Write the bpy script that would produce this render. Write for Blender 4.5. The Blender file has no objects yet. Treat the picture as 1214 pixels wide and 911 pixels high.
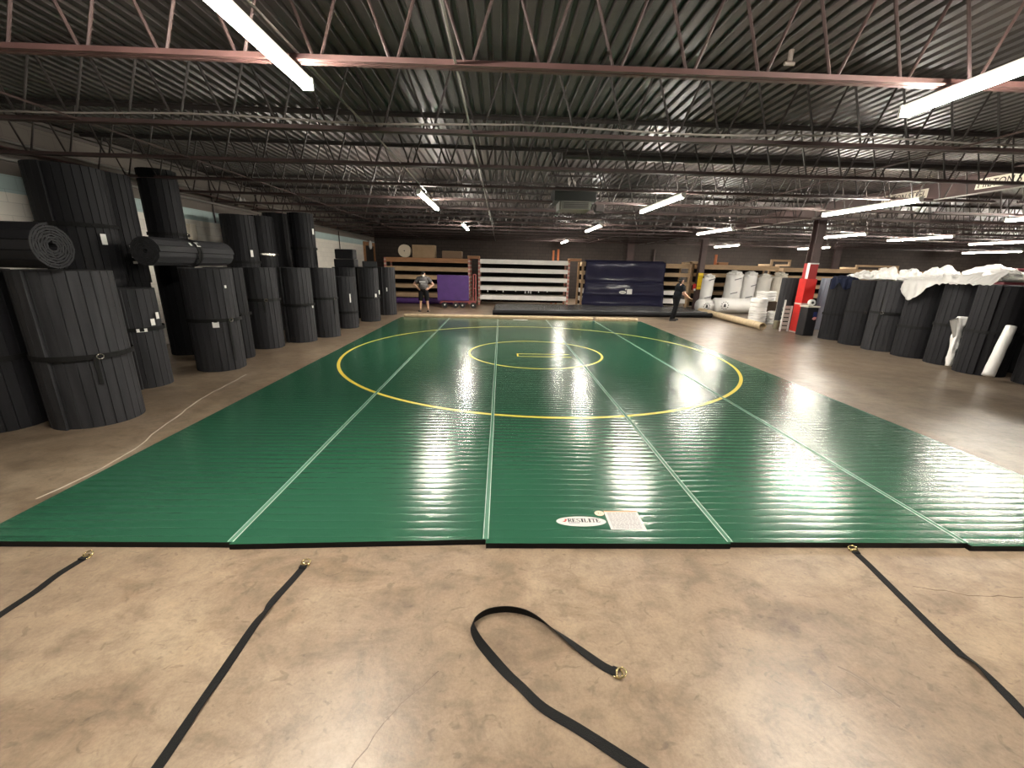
import bpy, bmesh, math, random
from mathutils import Vector, Matrix, noise
random.seed(7)
S = bpy.context.scene
COL = S.collection
PI = math.pi
sin, cos = math.sin, math.cos

# ------------------------------------------------------------------ camera, world, exposure
FPX, PITCH, YAW, ROLL = 487.3, .2805, .0322, -.0237
def cam_axes():
    cp, sp, cy, sy, cr, sr = cos(PITCH), sin(PITCH), cos(YAW), sin(YAW), cos(ROLL), sin(ROLL)
    F = Vector((sy*cp, cy*cp, -sp)); R0 = Vector((cy, -sy, 0)); D0 = F.cross(R0)
    return R0*cr + D0*sr, R0*(-sr) + D0*cr, F
_r, _d, _f = cam_axes()
cd = bpy.data.cameras.new('camera'); cam = bpy.data.objects.new('camera', cd); COL.objects.link(cam)
_u = -_d; _b = -_f
cam.matrix_world = Matrix(((_r.x, _u.x, _b.x, -.8315), (_r.y, _u.y, _b.y, 0), (_r.z, _u.z, _b.z, 2.0), (0, 0, 0, 1)))
cd.sensor_fit = 'HORIZONTAL'; cd.sensor_width = 36; cd.lens = 36*FPX/1214; cd.clip_start = .05; cd.clip_end = 200
S.camera = cam
S.view_settings.view_transform = 'Standard'; S.view_settings.look = 'None'
S.view_settings.gamma = 1; S.view_settings.use_curve_mapping = False
S.view_settings.exposure = 2.05
TUBE = 68.0                       # radiance of the fluorescent tubes
TUBE_COL = (1.0, .93, .82)
w = bpy.data.worlds.new('world'); S.world = w; w.use_nodes = True
w.node_tree.nodes['Background'].inputs[0].default_value = (.9, .85, .8, 1)
w.node_tree.nodes['Background'].inputs[1].default_value = .03
S.cycles.caustics_reflective = False; S.cycles.caustics_refractive = False
S.cycles.sample_clamp_indirect = 6; S.cycles.max_bounces = 8
try: S.cycles.use_denoising = True
except Exception: pass

# ------------------------------------------------------------------ materials
MATS = {}
def M(name, rgb=None, rough=.6, metal=0., var=0., vscale=3., vstretch=(1, 1, 1), bump=0., bscale=40., bstretch=(1, 1, 1), spec=.5, coat=0., emit=0., coat_rough=.1, alpha=1.):
    if name in MATS: return MATS[name]
    m = bpy.data.materials.new(name); m.use_nodes = True; MATS[name] = m
    nt = m.node_tree; n = nt.nodes; L = nt.links; b = n['Principled BSDF']
    b.inputs['Base Color'].default_value = (*rgb, 1); b.inputs['Roughness'].default_value = rough
    b.inputs['Metallic'].default_value = metal; b.inputs['Specular IOR Level'].default_value = spec
    b.inputs['Coat Weight'].default_value = coat; b.inputs['Coat Roughness'].default_value = coat_rough
    b.inputs['Alpha'].default_value = alpha
    if emit:
        b.inputs['Emission Color'].default_value = (*rgb, 1); b.inputs['Emission Strength'].default_value = emit
    tc = n.new('ShaderNodeTexCoord')
    def noisetex(scale, stretch, detail=4):
        mp = n.new('ShaderNodeMapping'); mp.inputs['Scale'].default_value = stretch; L.new(tc.outputs['Object'], mp.inputs[0])
        t = n.new('ShaderNodeTexNoise'); t.inputs['Scale'].default_value = scale; t.inputs['Detail'].default_value = detail
        L.new(mp.outputs[0], t.inputs['Vector']); return t
    if var:
        t = noisetex(vscale, vstretch); r = n.new('ShaderNodeValToRGB')
        r.color_ramp.elements[0].position = .3; r.color_ramp.elements[1].position = .7
        r.color_ramp.elements[0].color = (*[max(0, c*(1-var)) for c in rgb], 1); r.color_ramp.elements[1].color = (*[min(1, c*(1+var)) for c in rgb], 1)
        L.new(t.outputs['Fac'], r.inputs[0]); L.new(r.outputs[0], b.inputs['Base Color'])
    if bump:
        t = noisetex(bscale, bstretch); bp = n.new('ShaderNodeBump'); bp.inputs['Strength'].default_value = bump; bp.inputs['Distance'].default_value = .02
        L.new(t.outputs['Fac'], bp.inputs['Height']); L.new(bp.outputs[0], b.inputs['Normal'])
    return m

def floor_material():
    m = bpy.data.materials.new('concrete floor'); m.use_nodes = True; MATS['floor'] = m
    nt = m.node_tree; n = nt.nodes; L = nt.links; b = n['Principled BSDF']
    tc = n.new('ShaderNodeTexCoord')
    def nz(scale, detail=6, rough=.6, stretch=(1, 1, 1), dist=0):
        mp = n.new('ShaderNodeMapping'); mp.inputs['Scale'].default_value = stretch; L.new(tc.outputs['Object'], mp.inputs[0])
        t = n.new('ShaderNodeTexNoise'); t.inputs['Scale'].default_value = scale; t.inputs['Detail'].default_value = detail
        t.inputs['Roughness'].default_value = rough; t.inputs['Distortion'].default_value = dist
        L.new(mp.outputs[0], t.inputs['Vector']); return t
    def ramp(t, stops):
        r = n.new('ShaderNodeValToRGB'); e = r.color_ramp.elements
        while len(e) < len(stops): e.new(.5)
        for i, (p, c) in enumerate(stops): e[i].position = p; e[i].color = (*c, 1)
        L.new(t.outputs['Fac'], r.inputs[0]); return r
    def mix(a, c, mode, fac):
        x = n.new('ShaderNodeMix'); x.data_type = 'RGBA'; x.blend_type = mode; x.inputs[0].default_value = fac
        L.new(a, x.inputs[6]); L.new(c, x.inputs[7]); return x.outputs[2]
    big = ramp(nz(.9, 7, .62, (1, 1, 1), .6), [(.28, (.185, .137, .098)), (.5, (.275, .207, .147)), (.72, (.365, .287, .208))])
    mid = ramp(nz(6, 6, .7, (1, 1, 1), .4), [(.3, (.60, .59, .59)), (.52, (.97, .97, .97)), (.75, (1.18, 1.16, 1.12))])
    fine = ramp(nz(55, 4, .7), [(.35, (.82, .81, .80)), (.6, (1.05, 1.05, 1.05))])
    spots = ramp(nz(11, 3, .5, (1, 1.4, 1), 1.2), [(.30, (.45, .43, .42)), (.38, (1, 1, 1))])
    stain = ramp(nz(2.6, 6, .68, (.7, 1.5, 1), .9), [(.30, (.62, .57, .52)), (.5, (1, .99, .98)), (.72, (1.10, 1.08, 1.04))])
    c = mix(big.outputs[0], mid.outputs[0], 'MULTIPLY', .85); c = mix(c, stain.outputs[0], 'MULTIPLY', .8); c = mix(c, fine.outputs[0], 'MULTIPLY', .7); c = mix(c, spots.outputs[0], 'MULTIPLY', .5)
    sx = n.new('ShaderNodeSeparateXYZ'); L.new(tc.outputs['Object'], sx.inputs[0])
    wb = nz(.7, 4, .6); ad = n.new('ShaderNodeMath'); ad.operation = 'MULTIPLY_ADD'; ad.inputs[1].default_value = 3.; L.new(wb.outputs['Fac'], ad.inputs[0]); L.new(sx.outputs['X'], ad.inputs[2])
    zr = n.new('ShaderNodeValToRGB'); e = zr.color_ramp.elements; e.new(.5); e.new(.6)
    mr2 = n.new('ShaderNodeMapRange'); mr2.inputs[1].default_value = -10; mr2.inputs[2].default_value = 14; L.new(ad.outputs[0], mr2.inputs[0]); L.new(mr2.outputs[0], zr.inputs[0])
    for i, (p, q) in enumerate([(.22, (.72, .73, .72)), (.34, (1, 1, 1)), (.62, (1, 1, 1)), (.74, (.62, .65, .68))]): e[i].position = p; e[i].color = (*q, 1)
    c = mix(c, zr.outputs[0], 'MULTIPLY', 1.)  # both side zones darkened in colour for the weaker light there
    L.new(c, b.inputs['Base Color'])
    rr = n.new('ShaderNodeMapRange'); rr.inputs[3].default_value = .24; rr.inputs[4].default_value = .44
    L.new(nz(2.5, 5).outputs['Fac'], rr.inputs[0]); L.new(rr.outputs[0], b.inputs['Roughness'])
    b.inputs['Specular IOR Level'].default_value = .45
    bp = n.new('ShaderNodeBump'); bp.inputs['Strength'].default_value = .12; bp.inputs['Distance'].default_value = .02
    L.new(nz(14, 5).outputs['Fac'], bp.inputs['Height']); L.new(bp.outputs[0], b.inputs['Normal'])
    return m

def mat_vinyl():
    m = bpy.data.materials.new('green ribbed vinyl'); m.use_nodes = True; MATS['vinyl'] = m
    nt = m.node_tree; n = nt.nodes; L = nt.links; b = n['Principled BSDF']
    b.inputs['Base Color'].default_value = (.019, .080, .045, 1); b.inputs['Roughness'].default_value = .19; b.inputs['Specular IOR Level'].default_value = .5
    tc = n.new('ShaderNodeTexCoord')
    sep = n.new('ShaderNodeSeparateXYZ'); L.new(tc.outputs['Object'], sep.inputs[0])
    # slight wander of the ribs
    wn = n.new('ShaderNodeTexNoise'); wn.inputs['Scale'].default_value = .8; wn.inputs['Detail'].default_value = 2; L.new(tc.outputs['Object'], wn.inputs['Vector'])
    ma = n.new('ShaderNodeMath'); ma.operation = 'MULTIPLY_ADD'; ma.inputs[1].default_value = .05; L.new(wn.outputs['Fac'], ma.inputs[0]); L.new(sep.outputs['Y'], ma.inputs[2])
    fr = n.new('ShaderNodeMath'); fr.operation = 'MULTIPLY'; fr.inputs[1].default_value = PI/.098; L.new(ma.outputs[0], fr.inputs[0])
    si = n.new('ShaderNodeMath'); si.operation = 'SINE'; L.new(fr.outputs[0], si.inputs[0])
    ab = n.new('ShaderNodeMath'); ab.operation = 'ABSOLUTE'; L.new(si.outputs[0], ab.inputs[0])
    pw = n.new('ShaderNodeMath'); pw.operation = 'POWER'; pw.inputs[1].default_value = .45; L.new(ab.outputs[0], pw.inputs[0])
    # the ribs are more marked in some places than others
    an = n.new('ShaderNodeTexNoise'); an.inputs['Scale'].default_value = .45; an.inputs['Detail'].default_value = 2; L.new(tc.outputs['Object'], an.inputs['Vector'])
    mr = n.new('ShaderNodeMapRange'); mr.inputs[1].default_value = .3; mr.inputs[2].default_value = .7; mr.inputs[3].default_value = .35; mr.inputs[4].default_value = 1.0; L.new(an.outputs['Fac'], mr.inputs[0])
    rib = n.new('ShaderNodeMath'); rib.operation = 'MULTIPLY'; L.new(pw.outputs[0], rib.inputs[0]); L.new(mr.outputs[0], rib.inputs[1])
    b1 = n.new('ShaderNodeBump'); b1.inputs['Strength'].default_value = 1; b1.inputs['Distance'].default_value = .0036; L.new(rib.outputs[0], b1.inputs['Height'])
    def nb(scale, dist, stretch, prev):
        mp = n.new('ShaderNodeMapping'); mp.inputs['Scale'].default_value = stretch; L.new(tc.outputs['Object'], mp.inputs[0])
        t = n.new('ShaderNodeTexNoise'); t.inputs['Scale'].default_value = scale; t.inputs['Detail'].default_value = 3; L.new(mp.outputs[0], t.inputs['Vector'])
        q = n.new('ShaderNodeBump'); q.inputs['Strength'].default_value = 1; q.inputs['Distance'].default_value = dist; L.new(t.outputs['Fac'], q.inputs['Height']); L.new(prev.outputs[0], q.inputs['Normal'])
        return q
    b2 = nb(9, .0028, (.6, 1.3, 1), b1); b3 = nb(70, .0007, (1, 1, 1), b2)
    L.new(b3.outputs[0], b.inputs['Normal'])
    return m

def wall_paint():
    m = bpy.data.materials.new('banded block wall'); m.use_nodes = True; MATS['wall_left'] = m
    nt = m.node_tree; n = nt.nodes; L = nt.links; b = n['Principled BSDF']; b.inputs['Roughness'].default_value = .75
    tc = n.new('ShaderNodeTexCoord'); sep = n.new('ShaderNodeSeparateXYZ'); L.new(tc.outputs['Object'], sep.inputs[0])
    r = n.new('ShaderNodeValToRGB'); r.color_ramp.interpolation = 'CONSTANT'; e = r.color_ramp.elements; e.new(.5)
    for i, (p, c) in enumerate([(0, (.84, .80, .72)), (2.93/5, (.45, .57, .56)), (3.21/5, (.17, .145, .125))]): e[i].position = p; e[i].color = (*c, 1)
    dv = n.new('ShaderNodeMath'); dv.operation = 'DIVIDE'; dv.inputs[1].default_value = 5; L.new(sep.outputs['Z'], dv.inputs[0]); L.new(dv.outputs[0], r.inputs[0])
    cb = n.new('ShaderNodeCombineXYZ'); L.new(sep.outputs['Y'], cb.inputs[0]); L.new(sep.outputs['Z'], cb.inputs[1])
    br = n.new('ShaderNodeTexBrick'); br.inputs['Scale'].default_value = 1; br.inputs['Brick Width'].default_value = .4; br.inputs['Row Height'].default_value = .2; br.inputs['Mortar Size'].default_value = .006
    br.inputs['Color1'].default_value = (1, 1, 1, 1); br.inputs['Color2'].default_value = (.9, .9, .9, 1); br.inputs['Mortar'].default_value = (.72, .72, .72, 1)
    L.new(cb.outputs[0], br.inputs['Vector'])
    x = n.new('ShaderNodeMix'); x.data_type = 'RGBA'; x.blend_type = 'MULTIPLY'; x.inputs[0].default_value = .8; L.new(r.outputs[0], x.inputs[6]); L.new(br.outputs[0], x.inputs[7]); L.new(x.outputs[2], b.inputs['Base Color'])
    return m

def block_wall(name, rgb, axis):
    m = bpy.data.materials.new(name); m.use_nodes = True; MATS[name] = m
    nt = m.node_tree; n = nt.nodes; L = nt.links; b = n['Principled BSDF']; b.inputs['Roughness'].default_value = .8
    tc = n.new('ShaderNodeTexCoord'); sep = n.new('ShaderNodeSeparateXYZ'); L.new(tc.outputs['Object'], sep.inputs[0])
    cb = n.new('ShaderNodeCombineXYZ'); L.new(sep.outputs[axis], cb.inputs[0]); L.new(sep.outputs['Z'], cb.inputs[1])
    br = n.new('ShaderNodeTexBrick'); br.inputs['Scale'].default_value = 1; br.inputs['Brick Width'].default_value = .4; br.inputs['Row Height'].default_value = .2; br.inputs['Mortar Size'].default_value = .012
    br.inputs['Color1'].default_value = (*rgb, 1); br.inputs['Color2'].default_value = (*[c*.78 for c in rgb], 1); br.inputs['Mortar'].default_value = (*[c*.5 for c in rgb], 1)
    L.new(cb.outputs[0], br.inputs['Vector']); L.new(br.outputs[0], b.inputs['Base Color'])
    return m

floor_material(); mat_vinyl(); wall_paint()
block_wall('back block', (.055, .042, .036), 'X'); block_wall('side block', (.06, .05, .045), 'Y')
DECK = M('galvanised deck', (.060, .049, .046), .42, .12, var=.35, vscale=1.2, vstretch=(3, .25, 1), bump=.15, bscale=6)
PRIMER = M('maroon primer steel', (.072, .045, .042), .55, 0, var=.2)
PRIMER_L = M('lit maroon primer steel', (.13, .068, .062), .5, 0, var=.2)  # paler primer copy; lamp light on the front joist painted in
DARKSTEEL = M('dark steel', (.042, .034, .032), .55, var=.2)
GALV = M('galvanised conduit', (.38, .36, .33), .4, .6)
WHITE_ENAMEL = M('white enamel', (.75, .74, .70), .4)
TUBE_M = M('lit fluorescent tube', TUBE_COL, .4, emit=TUBE)
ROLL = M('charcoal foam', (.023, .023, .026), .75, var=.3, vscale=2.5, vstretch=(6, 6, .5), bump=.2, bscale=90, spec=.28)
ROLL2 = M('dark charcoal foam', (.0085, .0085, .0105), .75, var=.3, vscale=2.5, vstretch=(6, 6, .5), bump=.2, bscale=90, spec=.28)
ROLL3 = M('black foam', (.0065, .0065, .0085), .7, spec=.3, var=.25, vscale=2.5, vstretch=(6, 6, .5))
ROLLBLUE = M('grey blue foam', (.22, .24, .30), .7, var=.2, vscale=2.5, vstretch=(6, 6, .5))
WEB = M('black webbing', (.0055, .0055, .0055), .8, spec=.25, bump=.4, bscale=260)
STEEL = M('bright steel', (.75, .72, .66), .2, 1.)
BRASS = M('yellowish steel', (.75, .62, .32), .22, 1.)
PAPER = M('white label', (.80, .79, .76), .6)
SHEET = M('printed sheet', (.56, .55, .53), .6)
INK = M('black ink', (.02, .02, .025), .6)
INKG = M('grey ink', (.20, .20, .21), .7)
YELLOW = M('yellow paint', (.72, .56, .07), .3)
TAPE = M('clear seam tape', (.09, .20, .14), .16, spec=.6)
TAPE_GLINT = M('tape edge glint', (.42, .50, .45), .3)  # pale tone stands in for light caught by the raised edges
EDGE = M('black vinyl edge', (.004, .004, .005), .55, spec=.2)
WOOD = M('pale timber', (.42, .29, .17), .7, var=.2, vscale=5, vstretch=(.4, 4, 4))
WOODO = M('orange timber', (.36, .18, .085), .7, var=.2, vscale=5, vstretch=(.4, 4, 4))
SHELFW = M('white wrapped shelf', (.90, .87, .83), .5, var=.06, bump=.3, bscale=12)
CARD = M('cardboard', (.34, .235, .14), .8, var=.1)
KRAFT = M('kraft tube', (.50, .39, .25), .7, var=.1, vscale=8)
PLASTIC = M('white plastic film', (.76, .75, .73), .32, bump=.5, bscale=14)
CREAM = M('cream plastic film', (.72, .64, .50), .4, bump=.5, bscale=14)
NAVY = M('navy vinyl', (.045, .045, .095), .2, bump=.12, bscale=9)
BLACKVINYL_SHEEN = M('black vinyl sheet', (.15, .15, .155), .26, bump=.15, bscale=6)  # grey instead of black: reflected sheen painted into the colour
PURPLE = M('purple vinyl', (.075, .032, .16), .4, var=.15)
RED = M('red enamel', (.56, .022, .018), .42, var=.12)
REDDK = M('dark red enamel', (.33, .015, .015), .5)
PINK = M('faded red steel', (.50, .14, .13), .5)
ORANGE = M('orange steel', (.60, .19, .07), .5)
SIGNY = M('yellow sign', (.85, .60, .02), .5)
RUBBER = M('black rubber', (.012, .012, .012), .7)
SKIN = M('skin', (.52, .31, .22), .55)
NAVYCLOTH = M('navy cloth', (.02, .028, .07), .85, bump=.4, bscale=20)
CHAR_CLOTH = M('charcoal cloth', (.075, .072, .074), .85)
BLK_CLOTH = M('black cloth', (.0045, .005, .006), .9, spec=.2)
HAIR = M('dark hair', (.006, .005, .005), .7, spec=.25)
KHAKI = M('khaki plastic', (.20, .18, .12), .6)

# ------------------------------------------------------------------ mesh helpers
def link(o, parent=None):
    COL.objects.link(o)
    if parent is not None: o.parent = parent
    return o
def obj(name, bm, mat, parent=None, smooth=False, loc=(0, 0, 0)):
    me = bpy.data.meshes.new(name); bmesh.ops.recalc_face_normals(bm, faces=bm.faces[:]); bm.to_mesh(me); bm.free()
    for m in (mat if isinstance(mat, (list, tuple)) else [mat]): me.materials.append(m)
    if smooth:
        for p in me.polygons: p.use_smooth = True
    o = bpy.data.objects.new(name, me); o.location = loc
    return link(o, parent)
def tag(o, label, cat, group=None):
    o['label'] = label; o['category'] = cat
    if group: o['group'] = group
    return o
def thing(name, label, cat, loc=(0, 0, 0), rz=0, group=None):
    o = bpy.data.objects.new(name, None); o.empty_display_size = .2; o.location = loc; o.rotation_euler = (0, 0, rz); COL.objects.link(o)
    return tag(o, label, cat, group)
def struct(o): o['kind'] = 'structure'; return o
def box(bm, x0, x1, y0, y1, z0, z1, mi=0, rot=None, piv=None):
    vs = [bm.verts.new((x, y, z)) for x in (x0, x1) for y in (y0, y1) for z in (z0, z1)]
    for f in ((0, 1, 3, 2), (4, 6, 7, 5), (0, 4, 5, 1), (2, 3, 7, 6), (0, 2, 6, 4), (1, 5, 7, 3)):
        bm.faces.new([vs[i] for i in f]).material_index = mi
    if rot is not None: bmesh.ops.rotate(bm, verts=vs, cent=piv or (0, 0, 0), matrix=rot)
    return vs
def bbox(bm, x0, x1, y0, y1, z0, z1, bev=.01, seg=2, mi=0):
    b2 = bmesh.new(); box(b2, x0, x1, y0, y1, z0, z1); bmesh.ops.bevel(b2, geom=b2.edges[:], offset=bev, segments=seg, affect='EDGES', profile=.6)
    for f in b2.faces: f.material_index = mi
    me = bpy.data.meshes.new('t'); b2.to_mesh(me); b2.free(); bm.from_mesh(me); bpy.data.meshes.remove(me)
def tube(bm, pts, r, n=8, cap=True, r2=None, mi=0):
    pts = [Vector(p) for p in pts]; rings = []
    up = Vector((0, 0, 1)); prev = None
    for i, p in enumerate(pts):
        t = (pts[min(i+1, len(pts)-1)] - pts[max(i-1, 0)]).normalized()
        if prev is None:
            a = t.cross(up) if abs(t.z) < .95 else t.cross(Vector((0, 1, 0)))
        else: a = prev - t*prev.dot(t)
        a.normalize(); prev = a; b = t.cross(a)
        rr = r if r2 is None else r + (r2-r)*i/max(1, len(pts)-1)
        rings.append([bm.verts.new(p + (a*cos(2*PI*k/n) + b*sin(2*PI*k/n))*rr) for k in range(n)])
    for i in range(len(rings)-1):
        for k in range(n):
            f = bm.faces.new((rings[i][k], rings[i][(k+1) % n], rings[i+1][(k+1) % n], rings[i+1][k])); f.material_index = mi
    if cap:
        bm.faces.new(rings[0][::-1]).material_index = mi; bm.faces.new(rings[-1]).material_index = mi
    return rings
def lathe(bm, prof, n=24, c=(0, 0, 0), mi=0):
    rings = []
    for r, z in prof:
        rings.append([bm.verts.new((c[0]+r*cos(2*PI*k/n), c[1]+r*sin(2*PI*k/n), c[2]+z)) for k in range(n)])
    for i in range(len(rings)-1):
        for k in range(n): bm.faces.new((rings[i][k], rings[i][(k+1) % n], rings[i+1][(k+1) % n], rings[i+1][k])).material_index = mi
    bm.faces.new(rings[0][::-1]).material_index = mi; bm.faces.new(rings[-1]).material_index = mi
def poly(bm, pts, z0, z1, mi=0):
    a = [bm.verts.new((x, y, z0)) for x, y in pts]; b = [bm.verts.new((x, y, z1)) for x, y in pts]; n = len(pts)
    bm.faces.new(a[::-1]).material_index = mi; bm.faces.new(b).material_index = mi
    for i in range(n): bm.faces.new((a[i], a[(i+1) % n], b[(i+1) % n], b[i])).material_index = mi

# ================================================================== STRUCTURE
XW, XG, XR, YB, ZD = -8.8, 9.45, 32.0, 27.5, 4.18
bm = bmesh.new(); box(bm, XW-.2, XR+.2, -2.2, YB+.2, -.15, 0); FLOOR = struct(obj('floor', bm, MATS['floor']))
# corrugated steel roof deck: flutes run along the length of the building
bm = bmesh.new(); x = XW-.1; prof = []
while x < XR:
    prof += [(x, ZD+.04), (x+.035, ZD+.04), (x+.055, ZD), (x+.132, ZD)]; x += .152
    
prof.append((x, ZD+.04))
lo = [[bm.verts.new((px, y, pz)) for px, pz in prof] for y in (-2.2, YB+.2)]
for i in range(len(prof)-1): bm.faces.new((lo[0][i], lo[0][i+1], lo[1][i+1], lo[1][i]))
x0, x1 = prof[0][0], prof[-1][0]
tp = [bm.verts.new(p) for p in ((x0, -2.2, ZD+.15), (x1, -2.2, ZD+.15), (x1, YB+.2, ZD+.15), (x0, YB+.2, ZD+.15))]
bm.faces.new(tp)
struct(obj('ceiling', bm, DECK))
bm = bmesh.new(); box(bm, XW-.2, XW, -2.2, YB+.2, 0, ZD+.1); WL = struct(obj('wall_left', bm, MATS['wall_left']))
bm = bmesh.new(); box(bm, XW, XR, YB, YB+.2, 0, ZD+.1); struct(obj('wall_back', bm, MATS['back block']))
bm = bmesh.new(); box(bm, XR, XR+.2, -2.2, YB+.2, 0, ZD+.1); struct(obj('wall_right', bm, MATS['side block']))
# steel ledger and pipes along the top of the left wall
bm = bmesh.new(); box(bm, XW, XW+.12, -2.2, YB, ZD-.07, ZD-.02); box(bm, XW, XW+.02, -2.2, YB, ZD-.12, ZD-.07); struct(obj('trim_1', bm, M('grey brown ledger', (.10, .085, .075), .6)))
for i, (dx, z, r) in enumerate(((.10, 3.72, .025), (.16, 3.60, .018), (.09, 3.45, .03))):
    bm = bmesh.new(); tube(bm, [(XW+dx, -2, z), (XW+dx, YB-.5, z)], r, 8); struct(obj('trim_%d' % (i+2), bm, [GALV, PRIMER_L, GALV][i]))
for i, (yy, z0) in enumerate(((12.4, 2.95), (14.6, 3.1), (21.5, 2.6))):
    bm = bmesh.new(); tube(bm, [(XW+.04, yy, z0), (XW+.04, yy, ZD)], .02, 6); struct(obj('trim_%d' % (i+5), bm, DARKSTEEL))
# doorway at the far end of the left wall
bm = bmesh.new(); box(bm, XW, XW+.03, 25.35, 27.1, 0, 2.95, 0); struct(obj('door_1', bm, M('doorway shade', (.02, .016, .014), .7)))  # flat dark panel standing in for the unlit open doorway
bm = bmesh.new(); box(bm, XW, XW+.10, 25.2, 25.36, 0, 3.15); box(bm, XW, XW+.10, 27.05, 27.2, 0, 3.15); box(bm, XW, XW+.10, 25.36, 27.05, 2.95, 3.15); struct(obj('trim_8', bm, WOODO))
# pilaster columns of the back wall
for i, x in enumerate((7.45, 21.0)):
    bm = bmesh.new(); box(bm, x-.22, x+.22, YB-.12, YB, 0, ZD); struct(obj('trim_%d' % (9+i), bm, PRIMER))
bm = bmesh.new(); tube(bm, [(9.0, YB-.08, 0), (9.0, YB-.08, 3.2)], .06, 8); struct(obj('trim_11', bm, PRIMER))

# open web roof joists: every joist a structure with chords and one bent web rod
JY = [3.72 + 1.7*k for k in range(14)]
def joist(y, xa, xb, mb, mt, per=.573):
    root = bpy.data.objects.new('joist', None); root.location = ((xa+xb)/2, y, 3.45); root.empty_display_size = .2; COL.objects.link(root); struct(root)
    ox = (xa+xb)/2; hz = .70
    bm = bmesh.new()
    for s in (-1, 1):       # a pair of angles back to back
        box(bm, xa+.25-ox, xb-.25-ox, s*.008, s*.05, 0, .008); box(bm, xa+.25-ox, xb-.25-ox, s*.008, s*.014, .008, .05)
    obj('bottom_chord', bm, mb, root)
    bm = bmesh.new()
    for s in (-1, 1):
        box(bm, xa-ox, xb-ox, s*.008, s*.055, hz+.015, hz+.025); box(bm, xa-ox, xb-ox, s*.008, s*.015, hz-.03, hz+.015)
    obj('top_chord', bm, mt, root)
    pts = []; n = int((xb-xa-.5)/per); st = xa+.25
    for i in range(n+1):
        x = st + i*per
        pts += [(x-.035-ox, 0, .05), (x-.02-ox, 0, .022), (x+.02-ox, 0, .022), (x+.035-ox, 0, .05)]
        if i < n:
            xm = x+per/2; pts += [(xm-.03-ox, 0, hz-.03), (xm-ox, 0, hz), (xm+.03-ox, 0, hz-.03)]
    bm = bmesh.new(); tube(bm, pts, .0125, 6); obj('web_rod', bm, mt, root)
    return root
for k, y in enumerate(JY):
    joist(y, XW, XG, PRIMER_L if k == 0 else PRIMER, PRIMER if k == 0 else DARKSTEEL)  # front joist takes paler steel, its lamp light put into the colour
    joist(y, XG, XR-.2, PRIMER, DARKSTEEL)
# longitudinal bridging rods between the joists
for i, x in enumerate((-5.6, -1.2, 4.6, 7.9)):
    bm = bmesh.new(); tube(bm, [(x, 2.2, 3.47), (x, YB-.2, 3.47)], .011, 6); struct(obj('trim_%d' % (20+i), bm, GALV if i in (1, 3) else PRIMER))
# girder over the column line with its painted mill lettering
bm = bmesh.new(); box(bm, XG-.10, XG+.10, -2, YB, 4.10, 4.13); box(bm, XG-.10, XG+.10, -2, YB, 3.73, 3.76); box(bm, XG-.012, XG+.012, -2, YB, 3.76, 4.10)
GIRD = struct(obj('beam', bm, PRIMER))
def text_mesh(txt, size, name, mat, parent, mw, ext=.001):
    cu = bpy.data.curves.new(name, 'FONT'); cu.body = txt; cu.size = size; cu.extrude = ext; cu.resolution_u = 3
    o = bpy.data.objects.new(name, cu); COL.objects.link(o); bpy.context.view_layer.update()
    me = bpy.data.meshes.new_from_object(o.evaluated_get(bpy.context.evaluated_depsgraph_get())); COL.objects.unlink(o); bpy.data.objects.remove(o)
    me.name = name; me.materials.clear(); me.materials.append(mat)
    q = bpy.data.objects.new(name, me); q.parent = parent; q.matrix_world = mw; COL.objects.link(q); return q
for i, (ya, yb, txt) in enumerate(((11.8, 10.55, 'MILTON STEEL'), (9.5, 8.25, 'MILTON STEEL'))):
    bm = bmesh.new(); box(bm, XG-.0165, XG-.0125, yb, ya, 3.81, 4.02); obj('painted_panel', bm, M('faded white paint', (.72, .66, .56), .8), GIRD)
    mw = Matrix(((0, 0, -1, XG-.0185), (-1, 0, 0, ya-.04), (0, 1, 0, 3.835), (0, 0, 0, 1)))
    t = text_mesh(txt, .215, 'lettering', M('brown stencil paint', (.03, .018, .015), .8), GIRD, mw)
    wtx = max(v.co.x for v in t.data.vertices); t.scale = ((ya-yb-.08)/wtx, 1, 1)
# columns
def column(x, y, name='column'):
    bm = bmesh.new(); a = .13
    box(bm, -a, a, -a, -a+.018, 0, 3.73); box(bm, -a, a, a-.018, a, 0, 3.73); box(bm, -.01, .01, -a+.018, a-.018, 0, 3.73); box(bm, -.15, .15, -.13, .13, 0, .02); box(bm, -.18, .18, -.18, .18, 3.71, 3.73)
    return struct(obj(name, bm, PRIMER, loc=(x, y, 0)))
C1 = column(9.53, 14.03); C2 = column(9.3, 21.4)
# floor cracks and scuffs
def ribbon(bm, pts, wid, z, mi=0, th=.0006):
    for i in range(len(pts)-1):
        a, b = Vector((*pts[i], 0)), Vector((*pts[i+1], 0)); t = (b-a).normalized(); s = Vector((-t.y, t.x, 0))
        w0 = wid*(.5+random.random()); w1 = wid*(.5+random.random())
        poly(bm, [tuple((a-s*w0)[:2]), tuple((b-s*w1)[:2]), tuple((b+s*w1)[:2]), tuple((a+s*w0)[:2])], z, z+th, mi)
def wiggle(pts, step=.12, amp=.02):
    out = []
    for i in range(len(pts)-1):
        a, b = Vector(pts[i]), Vector(pts[i+1]); n = max(1, int((b-a).length/step))
        for k in range(n): out.append(tuple(a.lerp(b, k/n) + Vector((random.uniform(-amp, amp), random.uniform(-amp, amp)))))
    out.append(tuple(pts[-1])); return out
bm = bmesh.new(); ribbon(bm, wiggle([(-4.75, 3.2), (-4.70, 3.75), (-4.75, 4.2), (-4.95, 4.76), (-5.08, 5.29), (-5.25, 5.94), (-5.4, 7.3)], .16, .014), .006, .0002)
obj('crack', bm, M('pale crack filler', (.62, .56, .47), .8), FLOOR)
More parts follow.
